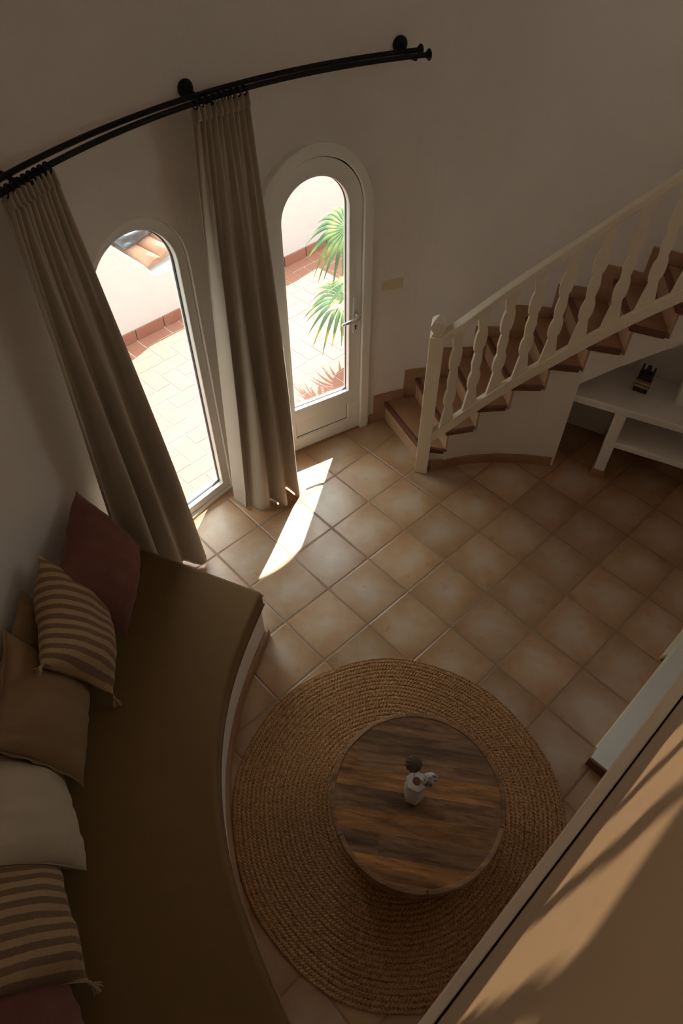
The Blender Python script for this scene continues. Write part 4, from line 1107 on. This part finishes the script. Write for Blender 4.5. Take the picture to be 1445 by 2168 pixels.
# tiled roof beyond: barrel tiles falling towards the dip
roof = empty('tiled_roof', (-1.6, 5.2, 0.4)); tag(roof, 'small sunlit terracotta barrel tiled roof beyond the white garden wall', 'roof')
ax = Vector((0.34, 0.56, -0.42)).normalized()   # down-slope direction of the barrels, falling away along the wall
A0 = Vector((-1.60, 5.10, 0.47)); Bv = Vector((0.22, 0.225, 0.0))
sd = Vector((0.66, 0.75, 0)).normalized()
dn = Vector((0.36, 0.02, -0.26)).normalized()
ed = Vector((0.28, 0.52, 0.0)).normalized()
nn_ = dn.cross(ed).normalized(); 
if nn_.z < 0: nn_ = -nn_
for k in range(0, 5):
    for m in range(0, 4):
        st = A0 + ed * (0.03 + 0.16 * k) - dn * (0.30 * m) + nn_ * (0.014 * m)
        V = []; F = []; n = 12
        for (t, rr) in ((0.02, 0.086), (-0.34, 0.072)):
            for q in range(n + 1):
                a = PI * q / n
                for r2 in (rr, rr - 0.012): V.append(st + dn * t + ed * (r2 * math.cos(a)) + nn_ * (r2 * math.sin(a)))
        K = 2 * (n + 1)
        for q in range(n):
            a_, b_ = 2 * q, 2 * q + 2
            F += [(a_, b_, K + b_, K + a_), (a_ + 1, K + a_ + 1, K + b_ + 1, b_ + 1), (a_, a_ + 1, b_ + 1, b_), (K + a_, K + b_, K + b_ + 1, K + a_ + 1)]
        F += [(0, K, K + 1, 1), (K - 2, K - 1, 2 * K - 1, 2 * K - 2)]
        attach(mesh_obj('roof_tile', V, F, M['roof'], smooth=True), roof)
# roof bed
q_ = [A0 - nn_ * 0.02 - ed * 0.1, A0 - nn_ * 0.02 + ed * 0.75, A0 - nn_ * 0.02 + ed * 0.75 - dn * 1.2, A0 - nn_ * 0.02 - ed * 0.1 - dn * 1.2]
V = q_ + [v - Vector((0, 0, 0.04)) for v in q_]
attach(mesh_obj('roof_bed', V, [(0, 1, 2, 3), (7, 6, 5, 4), (0, 4, 5, 1), (1, 5, 6, 2), (2, 6, 7, 3), (3, 7, 4, 0)], M['roof']), roof)
# crumpled grey sheet lying on the roof
V = []; F = []; n = 30
rs_ = random.Random(2)
for j in range(n + 1):
    for i in range(n + 1):
        u, v = i / n - 0.5, j / n - 0.5
        bumpz = 0.055 * math.sqrt(max(0, 1 - (2 * u) ** 4)) * math.sqrt(max(0, 1 - (2 * v) ** 4)) * (1 + 0.45 * math.sin(9 * u + 5 * v) * math.sin(7 * v + 1))
        p_ = Vector((-1.68, 5.13, 0.61)) - dn * (0.10 + 0.20 * v) + ed * (0.10 + 0.50 * u) + nn_ * (0.06 + bumpz)
        V.append(p_)
for j in range(n):
    for i in range(n): F.append((j * (n + 1) + i, j * (n + 1) + i + 1, (j + 1) * (n + 1) + i + 1, (j + 1) * (n + 1) + i))
o = mesh_obj('plastic_sheet', V, F, M['glossy_grey'], smooth=True); o.modifiers.new('s', 'SOLIDIFY').thickness = 0.006
tag(o, 'crumpled dark grey shiny sheet lying on the terracotta roof tiles outside', 'sheet')

# ------------------------------------------------------------------ potted fan palm by the door
pc = Vector((0.20, 4.46, ZP)); 
pot = empty('plant_pot', pc); tag(pot, 'terracotta plant pot on the sunny patio outside the glazed door', 'plant pot')
MB().lathe([(0.0, 0), (0.13, 0), (0.135, 0.01), (0.20, 0.30), (0.205, 0.335), (0.225, 0.34), (0.225, 0.375), (0.205, 0.378), (0.198, 0.34), (0.0, 0.33)], (0, 0, 0), 48).obj('pot_body', M['pot'], pot, smooth=True, bevel=0)
MB().lathe([(0.0, 0.332), (0.197, 0.335), (0.1, 0.345), (0.0, 0.35)], (0, 0, 0), 24).obj('soil', M['soil'], pot)
palm = empty('fan_palm', pc + Vector((0, 0, 0.34))); tag(palm, 'green fan palm growing in the terracotta pot outside the door', 'palm')
MB().tube([(0, 0, 0), (0.01, 0.0, 0.12), (0, 0.01, 0.22)], [0.035, 0.03, 0.028], 12).obj('trunk', M['soil'], palm, smooth=True)
def fan(hub, aim, up, rad, spread=150, nb=20, droop=0.35, seed=0):
    """hub: world point; aim: direction of the middle blade; up: leaf normal"""
    hub = Vector(hub); aim = Vector(aim).normalized(); up = Vector(up); up = (up - aim * up.dot(aim)).normalized(); sd_ = aim.cross(up)
    rnd = random.Random(seed)
    b0_ = pc + Vector((0, 0, 0.55)); st = MB().tube([b0_, (b0_ + hub) / 2 + Vector((0, 0, 0.08)), hub], [0.007, 0.006, 0.005], 8).obj('petiole', M['leaf'], smooth=True)
    attach(st, palm)
    mb = MB(); V = []; F = []
    for k in range(nb):
        a = R(-spread + 2 * spread * k / (nb - 1)); l = rad * (0.82 + 0.18 * math.cos(a * 0.6)) * rnd.uniform(0.92, 1.05)
        d = aim * math.cos(a) + sd_ * math.sin(a); e = up.cross(d).normalized()
        base = len(V); ns_ = 10; wmax = rad * math.sin(R(spread) / (nb - 1)) * 0.44
        dr = droop * rnd.uniform(0.7, 1.5)
        for i in range(ns_ + 1):
            t = i / ns_; wd = wmax * (t / 0.55 if t < 0.55 else max(0.02, (1 - (t - 0.55) / 0.45)) ** 0.8)
            ctr = hub + d * l * (t - 0.12 * dr * max(0, t - 0.5)) + Vector((0, 0, -1)) * (dr * l * max(0, t - 0.42) ** 1.6 * 1.8) + up * 0.02 * t
            for q, dz in ((-1, 0), (0, -0.35 * wd), (1, 0)): V.append(ctr + e * wd * q + up * dz)
        for i in range(ns_):
            for q in range(2): F.append((base + 3 * i + q, base + 3 * i + q + 1, base + 3 * i + 4 + q, base + 3 * i + 3 + q))
    mb.add(V, F); o = mb.obj('frond', M['leaf'], smooth=True); o.modifiers.new('s', 'SOLIDIFY').thickness = 0.0015; attach(o, palm)
fan((0.03, 4.66, 0.99), (-0.75, 0.1, -0.35), (-0.15, -0.55, 0.8), 0.34, 130, 20, 0.55, 1)
fan((0.02, 4.36, 0.62), (-0.75, -0.25, -0.25), (-0.3, -0.4, 0.85), 0.34, 130, 20, 0.60, 2)
fan((0.52, 4.62, 0.95), (0.8, 0.2, -0.1), (0.1, -0.3, 0.9), 0.36, 130, 20, 0.5, 3)
fan((0.45, 4.22, 0.80), (0.6, -0.6, -0.1), (0.2, -0.2, 0.9), 0.34, 130, 20, 0.5, 4)
fan((0.22, 4.85, 1.02), (-0.15, 0.8, 0.15), (0.0, -0.5, 0.8), 0.36, 130, 20, 0.5, 5)
fan((0.14, 4.20, 0.85), (-0.3, -0.8, 0.0), (-0.1, 0.1, 0.9), 0.30, 120, 18, 0.5, 6)
